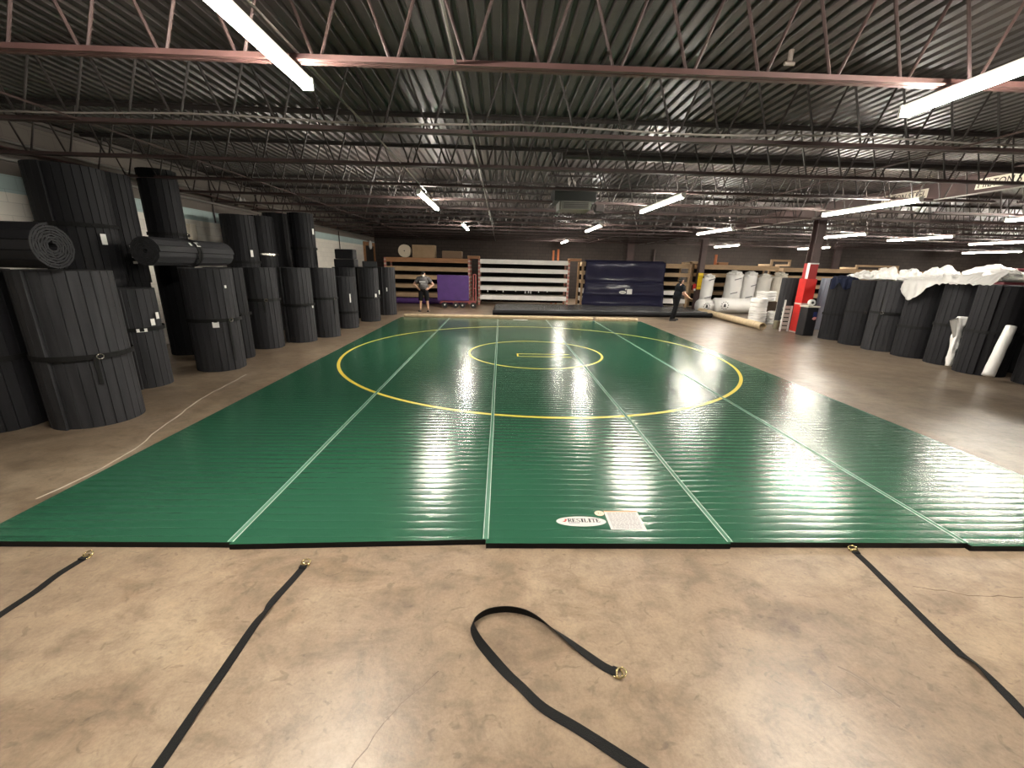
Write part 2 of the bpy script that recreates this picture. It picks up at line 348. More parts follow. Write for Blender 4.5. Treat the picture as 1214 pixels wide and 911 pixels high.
bm = bmesh.new(); ribbon(bm, wiggle([(-1.45, 1.1), (-1.38, 1.28), (-1.3, 1.42), (-1.12, 1.62)], .05, .008), .0016, .0002)
ribbon(bm, wiggle([(1.95, 2.2), (2.25, 2.12), (2.6, 2.1)], .06, .008), .002, .0002)
obj('crack', bm, M('dark crack', (.12, .085, .06), .9), FLOOR)
bm = bmesh.new(); ribbon(bm, [(.98, 1.63), (1.02, 1.60), (1.07, 1.53), (1.09, 1.47), (1.12, 1.42)], .007, .0002); ribbon(bm, [(.83, 1.55), (.86, 1.51), (.88, 1.48)], .004, .0002)
obj('scuff', bm, M('rubber scuff', (.17, .125, .095), .7), FLOOR)

# ================================================================== STRIP LIGHTS
def strip_light(x, y0, y1, label, z=3.35):
    L = y1-y0; t = thing('strip_light', label, 'light', (x, (y0+y1)/2, z), 0, 'fluorescent strip lights under the roof joists')
    h = L/2
    bm = bmesh.new(); box(bm, -.034, .034, -h, h, .026, .07); obj('housing', bm, WHITE_ENAMEL, t)
    for s in (-1, 1):
        bm = bmesh.new(); tube(bm, [(s*.023, -h+.03, 0), (s*.023, h-.03, 0)], .019, 10); obj('tube', bm, TUBE_M, t, True)
    for s in (-1, 1):
        bm = bmesh.new(); box(bm, -.044, .044, s*h-.012, s*h+.012, -.020, .07); obj('end_cap', bm, WHITE_ENAMEL, t)
    return t
LIGHTS = [(-2.42, .75, 3.92, 'long strip light nearest the camera on the left, crossing the front joist'),  # unseen near end lengthened to brighten the floor by the camera
 (-2.5, 9.0, 11.5, 'lit strip light over the left of the big circle, short of the far end'),
 (-2.2, 15.3, 17.8, 'small far strip light above the far left corner of the green mat'),
 (2.68, .8, 4.03, 'long strip light nearest the camera on the right, crossing the front joist'),  # unseen near end lengthened likewise, for more light on the near floor
 (2.65, 8.5, 10.96, 'lit strip light just right of the hanging heater'),
 (2.5, 14.6, 17.1, 'lit strip light seen beneath the right side of the hanging heater'),
 (2.75, 23.3, 25.7, 'smallest strip light, above the orange uprights of the white shelved rack'),
 (7.05, 8.2, 10.63, 'bright strip light directly below the painted girder lettering'),
 (6.9, 14.5, 17.0, 'strip light above the column with the yellow sign'),
 (12.05, 15.1, 17.5, 'strip light immediately right of the red guarded column top'),
 (12.15, 23.3, 26.0, 'small strip light between the two columns near the back wall'),
 (11.8, 8.2, 10.7, 'strip light cut by the right edge of the photo, highest there'),
 (15.35, 15.2, 17.8, 'strip light over the middle of the right hand black rolls'),
 (17.2, 23.3, 25.8, 'small far strip light passing behind the red guarded column'),
 (19.8, 16.2, 18.6, 'strip light at the right edge above the white draped plastic'),
 (27.3, 22.6, 25.6, 'lowest far right strip light above the white draped plastic')]
for a in LIGHTS: strip_light(*a)

# ================================================================== GREEN WRESTLING MAT
PW, Y0, Y1, ZM = 1.83, 2.565, 15.72, .045
CY, RB, RS = 9.44, 4.265, 1.535
near = [(2.575, 2.57), (2.548, 2.612), (2.568, 2.568), (2.585, 2.585), (2.55, 2.55)]
names = ['far left green mat panel with a plain left edge', 'second green mat panel from the left, its near edge skewed',
 'middle green mat panel with the white oval logo', 'fourth green mat panel from the left, right of the logo panel',
 'far right green mat panel running out of the photo']
def arc_clip(r, wid, xa, xb, z):
    n = 240; run = []; out = []
    def flush():
        if len(run) < 2: run.clear(); return
        bm = bmesh.new(); out.append(bm)
        for i in range(len(run)-1):
            a, b = run[i], run[i+1]
            vs = [(a, r-wid), (a, r+wid), (b, r+wid), (b, r-wid)]
            poly(bm, [(min(xb, max(xa, q*cos(t))), CY+q*sin(t)) for t, q in vs], z, z+.0012)
        run.clear()
    # cut angles where the circle meets the panel edges
    cuts = [i*2*PI/n for i in range(n+1)]
    for xe in (xa, xb):
        if abs(xe) < r: t = math.acos(xe/r); cuts += [t, 2*PI-t]
    cuts.sort()
    for i in range(len(cuts)-1):
        tm = (cuts[i]+cuts[i+1])/2
        if xa <= r*cos(tm) <= xb:
            if not run: run.append(cuts[i])
            run.append(cuts[i+1])
        else: flush()
    flush(); return out
PANELS = []
for i in range(5):
    xa, xb = (i-2.5)*PW+.003, (i-1.5)*PW-.003
    ya, yb = near[i]
    t = thing('wrestling_mat', names[i], 'mat', ((xa+xb)/2, Y0, 0), 0, 'green mat panels laid side by side')
    ox = (xa+xb)/2
    bm = bmesh.new()
    v = [bm.verts.new(p) for p in ((xa-ox, ya-Y0, ZM), (xb-ox, yb-Y0, ZM), (xb-ox, Y1-Y0, ZM), (xa-ox, Y1-Y0, ZM))]
    v2 = [bm.verts.new(p) for p in ((xa-ox, ya-Y0, .004), (xb-ox, yb-Y0, .004), (xb-ox, Y1-Y0, .004), (xa-ox, Y1-Y0, .004))]
    bm.faces.new(v).material_index = 0; bm.faces.new(v2[::-1]).material_index = 1
    for k in range(4): bm.faces.new((v[k], v2[k], v2[(k+1) % 4], v[(k+1) % 4])).material_index = 1
    for vv in v2: vv.co.z = 0
    obj('pad', bm, [MATS['vinyl'], EDGE], t)
    for r, wd in ((RB, .030), (RS, .024)):
        for bm in arc_clip(r, wd, xa, xb, ZM): obj('circle_line', bm, YELLOW, t).location = (-ox, -Y0, 0)
    PANELS.append(t)
mid = PANELS[2]; oy = -Y0
# starting lines in the middle of the inner circle
bm = bmesh.new(); z = ZM
for (x0, x1, y0, y1) in ((-.44, .77, 9.015, 9.05), (-.44, .77, 9.30, 9.335), (-.44, -.405, 9.05, 9.30)): box(bm, x0, x1, y0+oy, y1+oy, z, z+.0012)
obj('start_line', bm, YELLOW, mid)
bm = bmesh.new(); box(bm, -.35, .2, Y1-.25+oy, Y1-.12+oy, z, z+.002); obj('maker_strip', bm, PAPER, mid)
# oval logo sticker with serif lettering
bm = bmesh.new(); poly(bm, [(-.16+.2*cos(a*PI/24), 2.84+.066*sin(a*PI/24)+oy) for a in range(48)], z, z+.001); obj('logo_sticker', bm, SHEET, mid)
def serif(bm, ch, x, y, h, w, z):
    T, t = h*.2, h*.085
    def r(a, b, c, d): box(bm, x+a*w, x+b*w, y+c*h, y+d*h, z, z+.0006)
    def q(p0, p1, p2, p3): poly(bm, [(x+a*w, y+b*h) for a, b in (p0, p1, p2, p3)], z, z+.0006)
    th = .1
    if ch in 'REIL': r(.09, .40, 0, 1); r(.0, .48, 0, .09); r(0, .48, .91, 1)
    if ch == 'R':
        r(.36, .7, .91, 1); r(.36, .7, .46, .55); r(.66, .9, .52, .94); q((.42, .48), (.66, .48), (1.02, 0), (.78, 0)); r(.74, 1.08, 0, .09)
    if ch == 'E':
        r(.36, .9, .91, 1); r(.36, .9, 0, .1); r(.36, .68, .46, .55); r(.80, .9, .72, 1); r(.84, .95, 0, .3); r(.62, .68, .38, .63)
    if ch == 'L': r(.36, .9, 0, .1); r(.82, .93, 0, .34)
    if ch == 'T': r(.38, .62, 0, 1); r(.22, .78, 0, .09); r(.04, .96, .90, 1); r(.04, .14, .68, 1); r(.86, .96, .68, 1)
    if ch == 'S':
        r(.2, .85, .91, 1); r(.08, .3, .56, .93); q((.1, .62), (.34, .66), (.9, .36), (.66, .34)); r(.68, .9, .07, .42); r(.12, .8, 0, .09); r(.78, .86, .7, 1); r(.06, .14, 0, .32)
bm = bmesh.new(); x = -.268
for ch in 'RESILITE':
    wd = {'I': .026, 'L': .032}.get(ch, .034); serif(bm, ch, x, 2.828+oy, .048, wd if ch != 'I' else .046, z+.001); x += .0355 if ch != 'I' else .025
obj('logo_lettering', bm, INK, mid)
bm = bmesh.new(); poly(bm, [(-.312, 2.838+oy), (-.29, 2.83+oy), (-.275, 2.85+oy), (-.272, 2.872+oy), (-.295, 2.868+oy), (-.285, 2.853+oy)], z+.001, z+.0016); obj('logo_swoosh', bm, M('red ink', (.42, .04, .03), .6), mid)
bm = bmesh.new()
for k in range(7): box(bm, -.262+k*.0125, -.254+k*.0125, 2.812+oy, 2.818+oy, z+.001, z+.0016)
obj('logo_subline', bm, M('blue ink', (.05, .06, .2), .6), mid)
bm = bmesh.new(); poly(bm, [(.012+.04*cos(a*PI/16), 2.953+.035*sin(a*PI/16)+oy) for a in range(32)], z, z+.001); rs = obj('round_sticker', bm, M('peach sticker', (.75, .52, .40), .6), mid)
bm = bmesh.new(); box(bm, .0, .008, 2.945+oy, 2.962+oy, z+.001, z+.0016); box(bm, .018, .026, 2.945+oy, 2.955+oy, z+.001, z+.0016); obj('sticker_mark', bm, M('pink ink', (.55, .2, .15), .6), rs)
bm = bmesh.new(); box(bm, .055, .335, 2.735+oy, 2.985+oy, z, z+.001); sh = obj('instruction_sheet', bm, SHEET, mid)
bm = bmesh.new(); box(bm, .055, .335, 2.972+oy, 2.985+oy, z+.001, z+.0014); obj('header_band', bm, M('orange ink', (.72, .28, .12), .6), sh)
bm = bmesh.new(); yy = 2.955
while yy > 2.75:
    x = .075
    while x < .31:
        l = random.uniform(.012, .04); box(bm, x, min(.318, x+l), yy+oy, yy+.005+oy, z+.001, z+.0014); x += l+.006
    yy -= .0135
obj('text_lines', bm, INKG, sh)
# clear tape over the four seams
for i in range(1, 5):
    x = (i-2.5)*PW; bm = bmesh.new(); ya = max(near[i-1][1], near[i][0])+.004
    prof = [(-.021, ZM), (-.020, ZM+.003), (-.015, ZM+.0025), (-.013, ZM+.001), (.013, ZM+.001), (.015, ZM+.0025), (.020, ZM+.003), (.021, ZM)]
    n = 40; rows = []
    for k in range(n+1):
        y = ya+(Y1-.02-ya)*k/n; dx = .006*noise.noise(Vector((i*5, y*.7, 0)))
        rows.append([bm.verts.new((x+dx+px, y, pz+.0006)) for px, pz in prof])
    for k in range(n):
        for j in range(len(prof)-1): bm.faces.new((rows[k][j], rows[k][j+1], rows[k+1][j+1], rows[k+1][j])).material_index = 0 if j in (2, 3, 4) else 1
        bm.faces.new((rows[k][0], rows[k+1][0], rows[k+1][-1], rows[k][-1]))
    tag(obj('seam_tape', bm, [TAPE, TAPE_GLINT]), ['', 'clear seam tape on the leftmost mat joint', 'clear seam tape on the joint left of the logo sticker', 'clear seam tape on the joint right of the instruction sheet', 'clear seam tape on the rightmost mat joint'][i], 'tape', 'seam tapes on the green mat')

# ================================================================== FLOOR STRAPS
def smooth_path(pts, n=8):
    out = []; P = [Vector(p) for p in pts]
    for i in range(len(P)-1):
        p0, p1, p2, p3 = P[max(i-1, 0)], P[i], P[i+1], P[min(i+2, len(P)-1)]
        for k in range(n):
            t = k/n; out.append(.5*((2*p1)+(p2-p0)*t+(2*p0-5*p1+4*p2-p3)*t*t+(3*p1-p0-3*p2+p3)*t**3))
    out.append(P[-1]); return out
def strap(label, pts, wid=.048, th=.003, metal=BRASS):
    # pts: x, y, tilt (0 flat on the floor .. 1 standing on edge)
    t = thing('tie_strap', label, 'strap', (pts[0][0], pts[0][1], 0), 0, 'loose black straps on the concrete floor')
    o = Vector((pts[0][0], pts[0][1], 0)); P = smooth_path(pts, 8); bm = bmesh.new(); rings = []
    for i, p in enumerate(P):
        a = P[max(i-1, 0)]; b = P[min(i+1, len(P)-1)]; tv = Vector((b.x-a.x, b.y-a.y, 0)).normalized(); s = Vector((-tv.y, tv.x, 0))
        an = p.z*PI/2; wv = s*cos(an)+Vector((0, 0, 1))*sin(an); nv = Vector((0, 0, 1))*cos(an)-s*sin(an)
        h = abs(wid/2*sin(an))+th*.5*abs(cos(an))+.0015
        c = Vector((p.x, p.y, h)) - o
        rings.append([bm.verts.new(c+wv*sw*wid/2+nv*sn*th/2) for sw, sn in ((-1, -1), (1, -1), (1, 1), (-1, 1))])
    for i in range(len(rings)-1):
        for k in range(4): bm.faces.new((rings[i][k], rings[i][(k+1) % 4], rings[i+1][(k+1) % 4], rings[i+1][k]))
    bm.faces.new(rings[0][::-1]); bm.faces.new(rings[-1]); obj('webbing', bm, WEB, t)
    d = (Vector((P[0].x, P[0].y, 0))-Vector((P[3].x, P[3].y, 0))).normalized(); s = Vector((-d.y, d.x, 0))
    for k, (off, lift, r) in enumerate(((.014, .006, .029), (.030, .018, .030))):    # two D rings through the loop
        bm = bmesh.new(); n = 20
        pts2 = [d*(off+r*cos(2*PI*j/n)*.8)+s*r*sin(2*PI*j/n)+Vector((0, 0, lift+.006*cos(2*PI*j/n)*(1 if k else -.2))) for j in range(n+1)]
        tube(bm, pts2, .0048, 8); obj('d_ring', bm, metal, t, True)
    bm = bmesh.new(); bbox(bm, -.018, .012, -wid/2-.002, wid/2+.002, .001, .0125, .003); lp = obj('sewn_loop', bm, WEB, t); lp.rotation_euler = (0, 0, math.atan2(d.y, d.x))
    return t
strap('short length of black strap at the left photo edge', [(-3.66, 2.45, 0), (-3.68, 2.30, 0), (-3.67, 2.15, 0), (-3.68, 1.98, 0), (-3.68, 1.7, 0), (-3.68, 1.3, 0)])
strap('straight black strap running from the second mat panel to the bottom edge', [(-2.14, 2.37, 0), (-2.16, 2.24, 0), (-2.19, 2.07, 0), (-2.185, 2.0, .28), (-2.2, 1.9, .05), (-2.2, 1.65, 0), (-2.2, 1.45, .15), (-2.2, 1.35, .05), (-2.2, 1.2, 0), (-2.21, .8, 0)])
strap('black strap folded back in a loop in the middle of the floor', [(-.215, 1.605, 0), (-.27, 1.64, 0), (-.36, 1.72, .1), (-.49, 1.84, .5), (-.62, 1.945, .85), (-.74, 1.985, .95), (-.86, 1.975, .95), (-.935, 1.93, .9), (-.965, 1.875, .75), (-.93, 1.79, .5), (-.86, 1.70, .25), (-.78, 1.61, .05), (-.70, 1.53, -.05), (-.60, 1.43, 0), (-.44, 1.33, 0), (-.24, 1.19, .1), (-.05, 1.06, 0), (.2, .9, 0)])
strap('black strap on the right with a bulge along it', [(1.84, 2.53, 0), (1.83, 2.42, 0), (1.79, 2.16, 0), (1.75, 1.9, 0), (1.725, 1.72, .05), (1.735, 1.62, -.3), (1.72, 1.5, 0), (1.69, 1.37, 0), (1.6, 1.0, 0)])

# ================================================================== MAT ROLLS
def spiral_bm(r, h, turns=None, t=.034, slat=.105, squash=1.):
    pitch = t*1.1; turns = turns or max(4, int((r-.045)/pitch)); bm = bmesh.new()
    samples = []; th = 0.0; total = turns*2*PI
    while th < total:
        rr = r - pitch*th/(2*PI); da = slat/max(rr, .12)
        for k, (f, dr) in enumerate(((0., .011), (.06, 0.), (.94, 0.))):
            samples.append((th+da*f, dr))
        th += da
    rows = []
    for a, dr in samples:
        rr = r-pitch*a/(2*PI); ro = rr-dr; ri = max(.01, rr-t*.93)
        c, s = cos(-a), sin(-a)*squash
        rows.append([bm.verts.new((ro*c, ro*s, 0)), bm.verts.new((ri*c, ri*s, 0)), bm.verts.new((ri*c, ri*s, h)), bm.verts.new((ro*c, ro*s, h))])
    for i in range(len(rows)-1):
        for k in range(4): bm.faces.new((rows[i][k], rows[i][(k+1) % 4], rows[i+1][(k+1) % 4], rows[i+1][k]))
    bm.faces.new(rows[0][::-1]); bm.faces.new(rows[-1]); return bm
def band_pts(bm, r, z, wid, a0, a1, th=.006, n=40):
    rings = []
    for k in range(n+1):
        a = a0+(a1-a0)*k/n; c, s = cos(a), sin(a)
        rings.append([bm.verts.new((q*c, q*s, zz)) for q, zz in ((r, z-wid/2), (r+th, z-wid/2), (r+th, z+wid/2), (r, z+wid/2))])
    for i in range(n):
        for k in range(4): bm.faces.new((rings[i][k], rings[i][(k+1) % 4], rings[i+1][(k+1) % 4], rings[i+1][k]))
    bm.faces.new(rings[0][::-1]); bm.faces.new(rings[-1])
def patch(name, parent, r, ang, z, w, h, mat, th=.005):
    bm = bmesh.new(); box(bm, r+.001, r+th, -w/2, w/2, z-h/2, z+h/2); o = obj(name, bm, mat, parent); o.rotation_euler = (0, 0, ang); return o
def mat_roll(x, y, r, h, label, group, z=0, mat=ROLL, seam=0., strap_z=None, buckle=None, tail=None, tags=(), lying=None, cat='mat roll', strap_ang=None):
    """seam: angle (rad, plan) where the outer end of the sheet shows; angles of tags and buckles are plan angles."""
    t = thing('mat_roll', label, cat, (x, y, z), 0, group)
    b = obj('rolled_sheet', spiral_bm(r, h), mat, t); b.rotation_euler = (0, 0, seam)
    if strap_z is not None:
        bm = bmesh.new(); band_pts(bm, r+.001, strap_z, .06, 0, 2*PI); sp = obj('strap', bm, WEB, t)
        if buckle is not None:
            bm = bmesh.new(); n = 14
            tube(bm, [(r+.014, .032*cos(2*PI*k/n), strap_z+.03*sin(2*PI*k/n)) for k in range(n+1)], .006, 6); bo = obj('buckle', bm, STEEL, sp, True); bo.rotation_euler = (0, 0, buckle)
            if tail:
                bm = bmesh.new(); box(bm, r+.004, r+.012, -.065, -.025, strap_z-tail, strap_z); to = obj('strap_tail', bm, WEB, sp); to.rotation_euler = (0, 0, buckle)
    for (ang, tz, tw, thh) in tags: patch('label_tag', t, r, ang, tz, tw, thh, PAPER)
    if lying: t.rotation_euler = lying
    return t
def A(deg): return math.radians(deg)
GL = 'black mat rolls standing on the floor along the left wall'
H6, H5 = 1.83, 1.53
# front row on the left, near to far
mat_roll(-6.86, 4.86, .42, H6, 'dark mat roll at the left photo edge behind the biggest near roll', GL, mat=ROLL2, seam=A(-150), strap_z=.85)
mat_roll(-5.95, 5.11, .455, H6, 'big charcoal mat roll nearest the camera on the left with silver buckle', GL, seam=A(-88), strap_z=.86, buckle=A(-30), tail=.33)
mat_roll(-6.58, 6.62, .36, H5, 'shorter mat roll behind the nearest left roll with pale tags', GL, seam=A(-60), strap_z=.93, tags=[(A(-12), 1.03, .06, .10), (A(4), 1.12, .06, .10), (A(-38), .92, .13, .05)])
mat_roll(-6.15, 7.84, .42, H6, 'wide mat roll with white tag and strap tail, right of the dark gap', GL, seam=A(-15), strap_z=.93, buckle=A(-22), tail=.75, tags=[(A(-56), .86, .10, .10), (A(-22), 1.52, .035, .05)])
mat_roll(-6.43, 8.77, .36, H6, 'narrow glimpse of mat roll behind the wide white tagged roll', GL, mat=ROLL2, seam=A(0), strap_z=.92)
mat_roll(-6.37, 9.9, .37, H6, 'mat roll with high strap and hanging tail, third full roll down the left row', GL, seam=A(-12), strap_z=1.12, buckle=A(-52), tail=.28)
mat_roll(-5.97, 10.74, .38, H6, 'mat roll with low strap between the high strapped roll and the flapped one', GL, seam=A(-120), strap_z=.94, tags=[(A(-8), .90, .05, .09)])
mat_roll(-5.65, 11.55, .36, H6, 'mat roll with long looping strap tail before the short roll', GL, seam=A(5), strap_z=1.04, buckle=A(-20), tail=.42)
mat_roll(-5.64, 13.18, .33, H5+.03, 'short mat roll lower than its neighbours in the left row', GL, mat=ROLL, seam=A(-160), strap_z=.50, tags=[(A(-50), .93, .035, .26)])
mat_roll(-5.92, 13.98, .36, H6, 'taller mat roll standing directly behind the short left roll', GL, mat=ROLL2, seam=A(-160))
mat_roll(-5.43, 14.85, .36, H6, 'mat roll with two white tags near the far end of the left row', GL, seam=A(-70), strap_z=.82, tags=[(A(-38), .88, .07, .15), (A(-8), 1.0, .07, .15)])
mat_roll(-5.95, 15.75, .36, H6, 'half hidden mat roll between the last two of the left row', GL, mat=ROLL2, seam=A(-70))
mat_roll(-5.35, 16.84, .37, H6, 'last mat roll of the left row beside the timber rack', GL, seam=A(-100), tags=[(A(-75), 1.0, .04, .14)])
# rear row that carries the second tier
GB = 'mat rolls of the dark rear row along the left wall'
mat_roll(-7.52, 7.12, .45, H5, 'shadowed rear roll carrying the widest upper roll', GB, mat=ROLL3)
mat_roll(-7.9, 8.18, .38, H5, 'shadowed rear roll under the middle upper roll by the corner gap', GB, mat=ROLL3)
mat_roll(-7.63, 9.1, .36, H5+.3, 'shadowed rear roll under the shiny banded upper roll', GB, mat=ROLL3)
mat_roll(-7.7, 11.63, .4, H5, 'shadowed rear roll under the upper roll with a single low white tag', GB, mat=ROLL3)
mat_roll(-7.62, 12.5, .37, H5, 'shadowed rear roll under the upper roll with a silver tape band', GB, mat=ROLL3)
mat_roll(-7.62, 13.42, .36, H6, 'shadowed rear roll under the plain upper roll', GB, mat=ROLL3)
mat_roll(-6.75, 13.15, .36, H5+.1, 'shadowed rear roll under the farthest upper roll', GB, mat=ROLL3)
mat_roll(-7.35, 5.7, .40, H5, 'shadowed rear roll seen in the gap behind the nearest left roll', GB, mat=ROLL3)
# second tier, standing
GU = 'upper tier of black mat rolls stacked by the left wall'
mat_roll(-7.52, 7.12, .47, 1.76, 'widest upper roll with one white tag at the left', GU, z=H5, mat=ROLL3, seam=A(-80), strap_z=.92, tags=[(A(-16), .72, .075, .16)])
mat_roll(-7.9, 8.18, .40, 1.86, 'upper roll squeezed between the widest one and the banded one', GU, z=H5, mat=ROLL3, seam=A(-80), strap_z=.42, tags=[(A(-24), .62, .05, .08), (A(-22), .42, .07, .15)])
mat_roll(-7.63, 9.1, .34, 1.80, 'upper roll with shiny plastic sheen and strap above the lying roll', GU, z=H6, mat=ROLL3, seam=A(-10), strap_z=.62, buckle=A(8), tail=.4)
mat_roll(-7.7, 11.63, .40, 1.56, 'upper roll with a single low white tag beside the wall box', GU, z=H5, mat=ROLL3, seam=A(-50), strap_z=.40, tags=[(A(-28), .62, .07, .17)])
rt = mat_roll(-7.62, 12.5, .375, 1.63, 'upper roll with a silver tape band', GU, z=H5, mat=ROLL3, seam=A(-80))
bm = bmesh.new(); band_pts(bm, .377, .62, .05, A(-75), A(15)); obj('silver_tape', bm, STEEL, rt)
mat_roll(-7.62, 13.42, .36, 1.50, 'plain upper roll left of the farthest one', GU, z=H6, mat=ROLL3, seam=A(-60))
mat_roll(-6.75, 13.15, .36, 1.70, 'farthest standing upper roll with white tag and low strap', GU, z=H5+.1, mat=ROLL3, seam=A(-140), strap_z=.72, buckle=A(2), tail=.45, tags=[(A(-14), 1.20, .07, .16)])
# lying rolls on top
def lying_roll(x, y, z, r, L, label, rot, mat, straps=(), tags=(), t_=.034):
    t = thing('mat_roll', label, 'mat roll', (x, y, z), 0, 'mat rolls lying on top of standing rolls')
    t.rotation_euler = rot
    obj('rolled_sheet', spiral_bm(r, L, t=t_), mat, t)
    for sz in straps:
        bm = bmesh.new(); band_pts(bm, r+.001, sz, .05, 0, 2*PI); obj('strap', bm, WEB, t)
    for (ang, tz, w, h) in tags: patch('label_tag', t, r, ang, tz, w, h, PAPER)
    return t
lying_roll(-5.56, 4.70, 1.83+.255, .24, 1.5, 'lying roll with its spiral end facing the aisle, top left', (0, -PI/2, 0), ROLL3, (1.0,), t_=.024)
lying_roll(-6.5, 7.02, 1.83+.255, .24, 2.0, 'faceted lying roll tied with crossed straps and white tag', (-PI/2, 0, A(2)), ROLL, (.92, 1.0), [(A(-38), .98, .09, .10), (A(-38), .80, .06, .05)], t_=.022)
# small folded pads on the short roll
bm = bmesh.new(); bbox(bm, -6.14, -5.50, 13.75, 14.15, 1.832, 2.08, .03); bbox(bm, -6.10, -5.52, 13.76, 14.13, 2.085, 2.38, .04); tag(obj('folded_pad', bm, ROLL3), 'black folded pad block on top of the far left rolls', 'pad', 'small black pads')
bm = bmesh.new(); bbox(bm, -.22, .22, -.17, .17, 0, .2, .03); o = obj('folded_pad', bm, ROLL3, loc=(-5.28, 14.62, 1.834)); o.rotation_euler = (0, 0, A(25)); tag(o, 'smaller black pad leaning beside the folded block', 'pad', 'small black pads')

# right hand row, far to near
GR = 'black mat rolls standing along the right side'
W = A(180)
mat_roll(9.69, 12.67, .385, H6, 'right row roll under the navy cloth', GR, mat=ROLL2, seam=A(-60), strap_z=.78, strap_ang=0)
mat_roll(9.62, 11.76, .385, H6, 'right row roll with silver buckle, second from the red column', GR, mat=ROLL2, seam=A(-110), strap_z=.95, buckle=A(-118), tail=.3)
mat_roll(9.61, 10.92, .385, H6, 'right row roll with a pale ribbed face, third from the red column', GR, mat=ROLL, seam=A(-160), strap_z=1.02, buckle=A(-150), tail=.35)
mat_roll(9.69, 10.1, .385, H6, 'right row roll under the hanging corner of the white plastic drape', GR, mat=ROLL2, seam=A(-90), strap_z=.76)
mat_roll(9.73, 9.27, .385, H6, 'right row roll behind the crumpled leaning plastic', GR, mat=ROLL2, seam=A(-80), strap_z=.92)
mat_roll(9.53, 8.36, .42, H6, 'broad right row roll between the two leaning white things', GR, mat=ROLL2, seam=A(-150), strap_z=.9)
mat_roll(9.76, 7.45, .42, H6, 'nearest right row roll cut off by the right photo edge', GR, mat=ROLL3, seam=A(-30), strap_z=.9)
GRB = 'mat rolls of the second right hand row'
for k, (y, s) in enumerate(((12.2, 'behind the navy cloth'), (11.3, 'under the heaped plastic bags'), (10.4, 'under the middle of the white heap'), (9.5, 'under the tall folds of the white drape'), (8.6, 'under the cream plastic at the right'), (7.7, 'behind the nearest right row roll'))):
    mat_roll(10.62, y, .40, H6, 'dark back row roll ' + s, GRB, mat=ROLL3)
# rolls beside the red column
mat_roll(9.75, 15.15, .32, 1.80, 'dark grey roll standing left behind the red guarded column', 'rolls by the red column', mat=ROLL, seam=A(-100))
mat_roll(10.45, 15.2, .25, 1.80, 'slim grey blue roll just right of the red guard', 'rolls by the red column', mat=ROLLBLUE, seam=A(-120))
mat_roll(10.92, 14.85, .26, 1.82, 'grey blue roll next to the navy cloth roll', 'rolls by the red column', mat=ROLLBLUE, seam=A(-100))

# ================================================================== RACKS AT THE BACK
def striped_post():
    if 'striped post' in MATS: return MATS['striped post']
    m = M('striped post', (.5, .14, .13), .5); nt = m.node_tree; n = nt.nodes; L = nt.links
    tc = n.new('ShaderNodeTexCoord'); sp = n.new('ShaderNodeSeparateXYZ'); L.new(tc.outputs['Object'], sp.inputs[0])
    a = n.new('ShaderNodeMath'); a.operation = 'MULTIPLY'; a.inputs[1].default_value = 5; L.new(sp.outputs['Z'], a.inputs[0])
    f = n.new('ShaderNodeMath'); f.operation = 'FRACT'; L.new(a.outputs[0], f.inputs[0])
    r = n.new('ShaderNodeValToRGB'); r.color_ramp.interpolation = 'CONSTANT'; e = r.color_ramp.elements
    e[0].color = (.46, .17, .14, 1); e[1].position = .6; e[1].color = (.58, .46, .38, 1); L.new(f.outputs[0], r.inputs[0]); L.new(r.outputs[0], n['Principled BSDF'].inputs['Base Color']); return m
def rack(x0, x1, y, shelves, mats, label, depth=1.2, post=None, top=None, zpost=2.3, posts=None):
    post = post or striped_post()
    t = thing('storage_rack', label, 'rack', ((x0+x1)/2, y, 0), 0, 'timber storage racks along the back')
    ox = (x0+x1)/2; hw = (x1-x0)/2; zpost = max(b for a, b in shelves)-.01
    for (sx, sy) in ((-1, 0), (1, 0), (-1, 1), (1, 1)):
        bm = bmesh.new(); px = sx*(hw-.05); py = sy*depth; box(bm, px-.05, px+.05, py-.05, py+.05, 0, zpost)
        po = obj('post', bm, post, t)
    for (za, zb), m in zip(shelves, mats):
        bm = bmesh.new(); n = 14; top_v = []; ph = random.uniform(0, 9)
        prev = None
        for k in range(n+1):
            xx = -hw+.1+(2*hw-.2)*k/n; e = .006*noise.noise(Vector((k*.6+ph, za*3, 0)))
            ring = [bm.verts.new((xx, -.075, za+e)), bm.verts.new((xx, -.055, zb+e)), bm.verts.new((xx, depth-.06, zb)), bm.verts.new((xx, depth-.06, za))]
            if prev:
                for j in range(4): bm.faces.new((prev[j], prev[(j+1) % 4], ring[(j+1) % 4], ring[j]))
            else: bm.faces.new(ring[::-1])
            prev = ring
        bm.faces.new(prev); obj('shelf', bm, m, t)
    bm = bmesh.new(); box(bm, -hw+.1, hw-.1, depth-.03, depth, .05, zpost-.05); obj('shade_panel', bm, M('rack shade', (.012, .011, .010), .9), t)  # near-black sheet standing in for the shade inside the rack
    return t
YR = 22.0
rack(-6.78, -2.42, YR, [(2.06, 2.28), (1.63, 1.84), (1.22, 1.42), (.78, .97), (.32, .53)], [WOODO, WOOD, WOOD, WOOD, WOOD], 'timber rack behind the man with hands on hips')
rb = rack(-2.0, 2.72, YR, [(2.07, 2.29), (1.64, 1.85), (1.2, 1.40), (.75, .96), (.27, .49)], [SHELFW]*5, 'rack with five white wrapped shelves in the middle')
for x, l in ((-1.5, .10), (-1.05, .05), (-.7, .09), (-.05, .05), (.45, .13), (.62, .11), (.74, .13), (1.15, .08), (1.6, .05)):
    x -= .36; bm = bmesh.new(); poly(bm, [(x-.025, -.09), (x+.025, -.09), (x+.02, -.08), (x-.02, -.08)], .75-l, .77); obj('torn_plastic', bm, PLASTIC, rb)
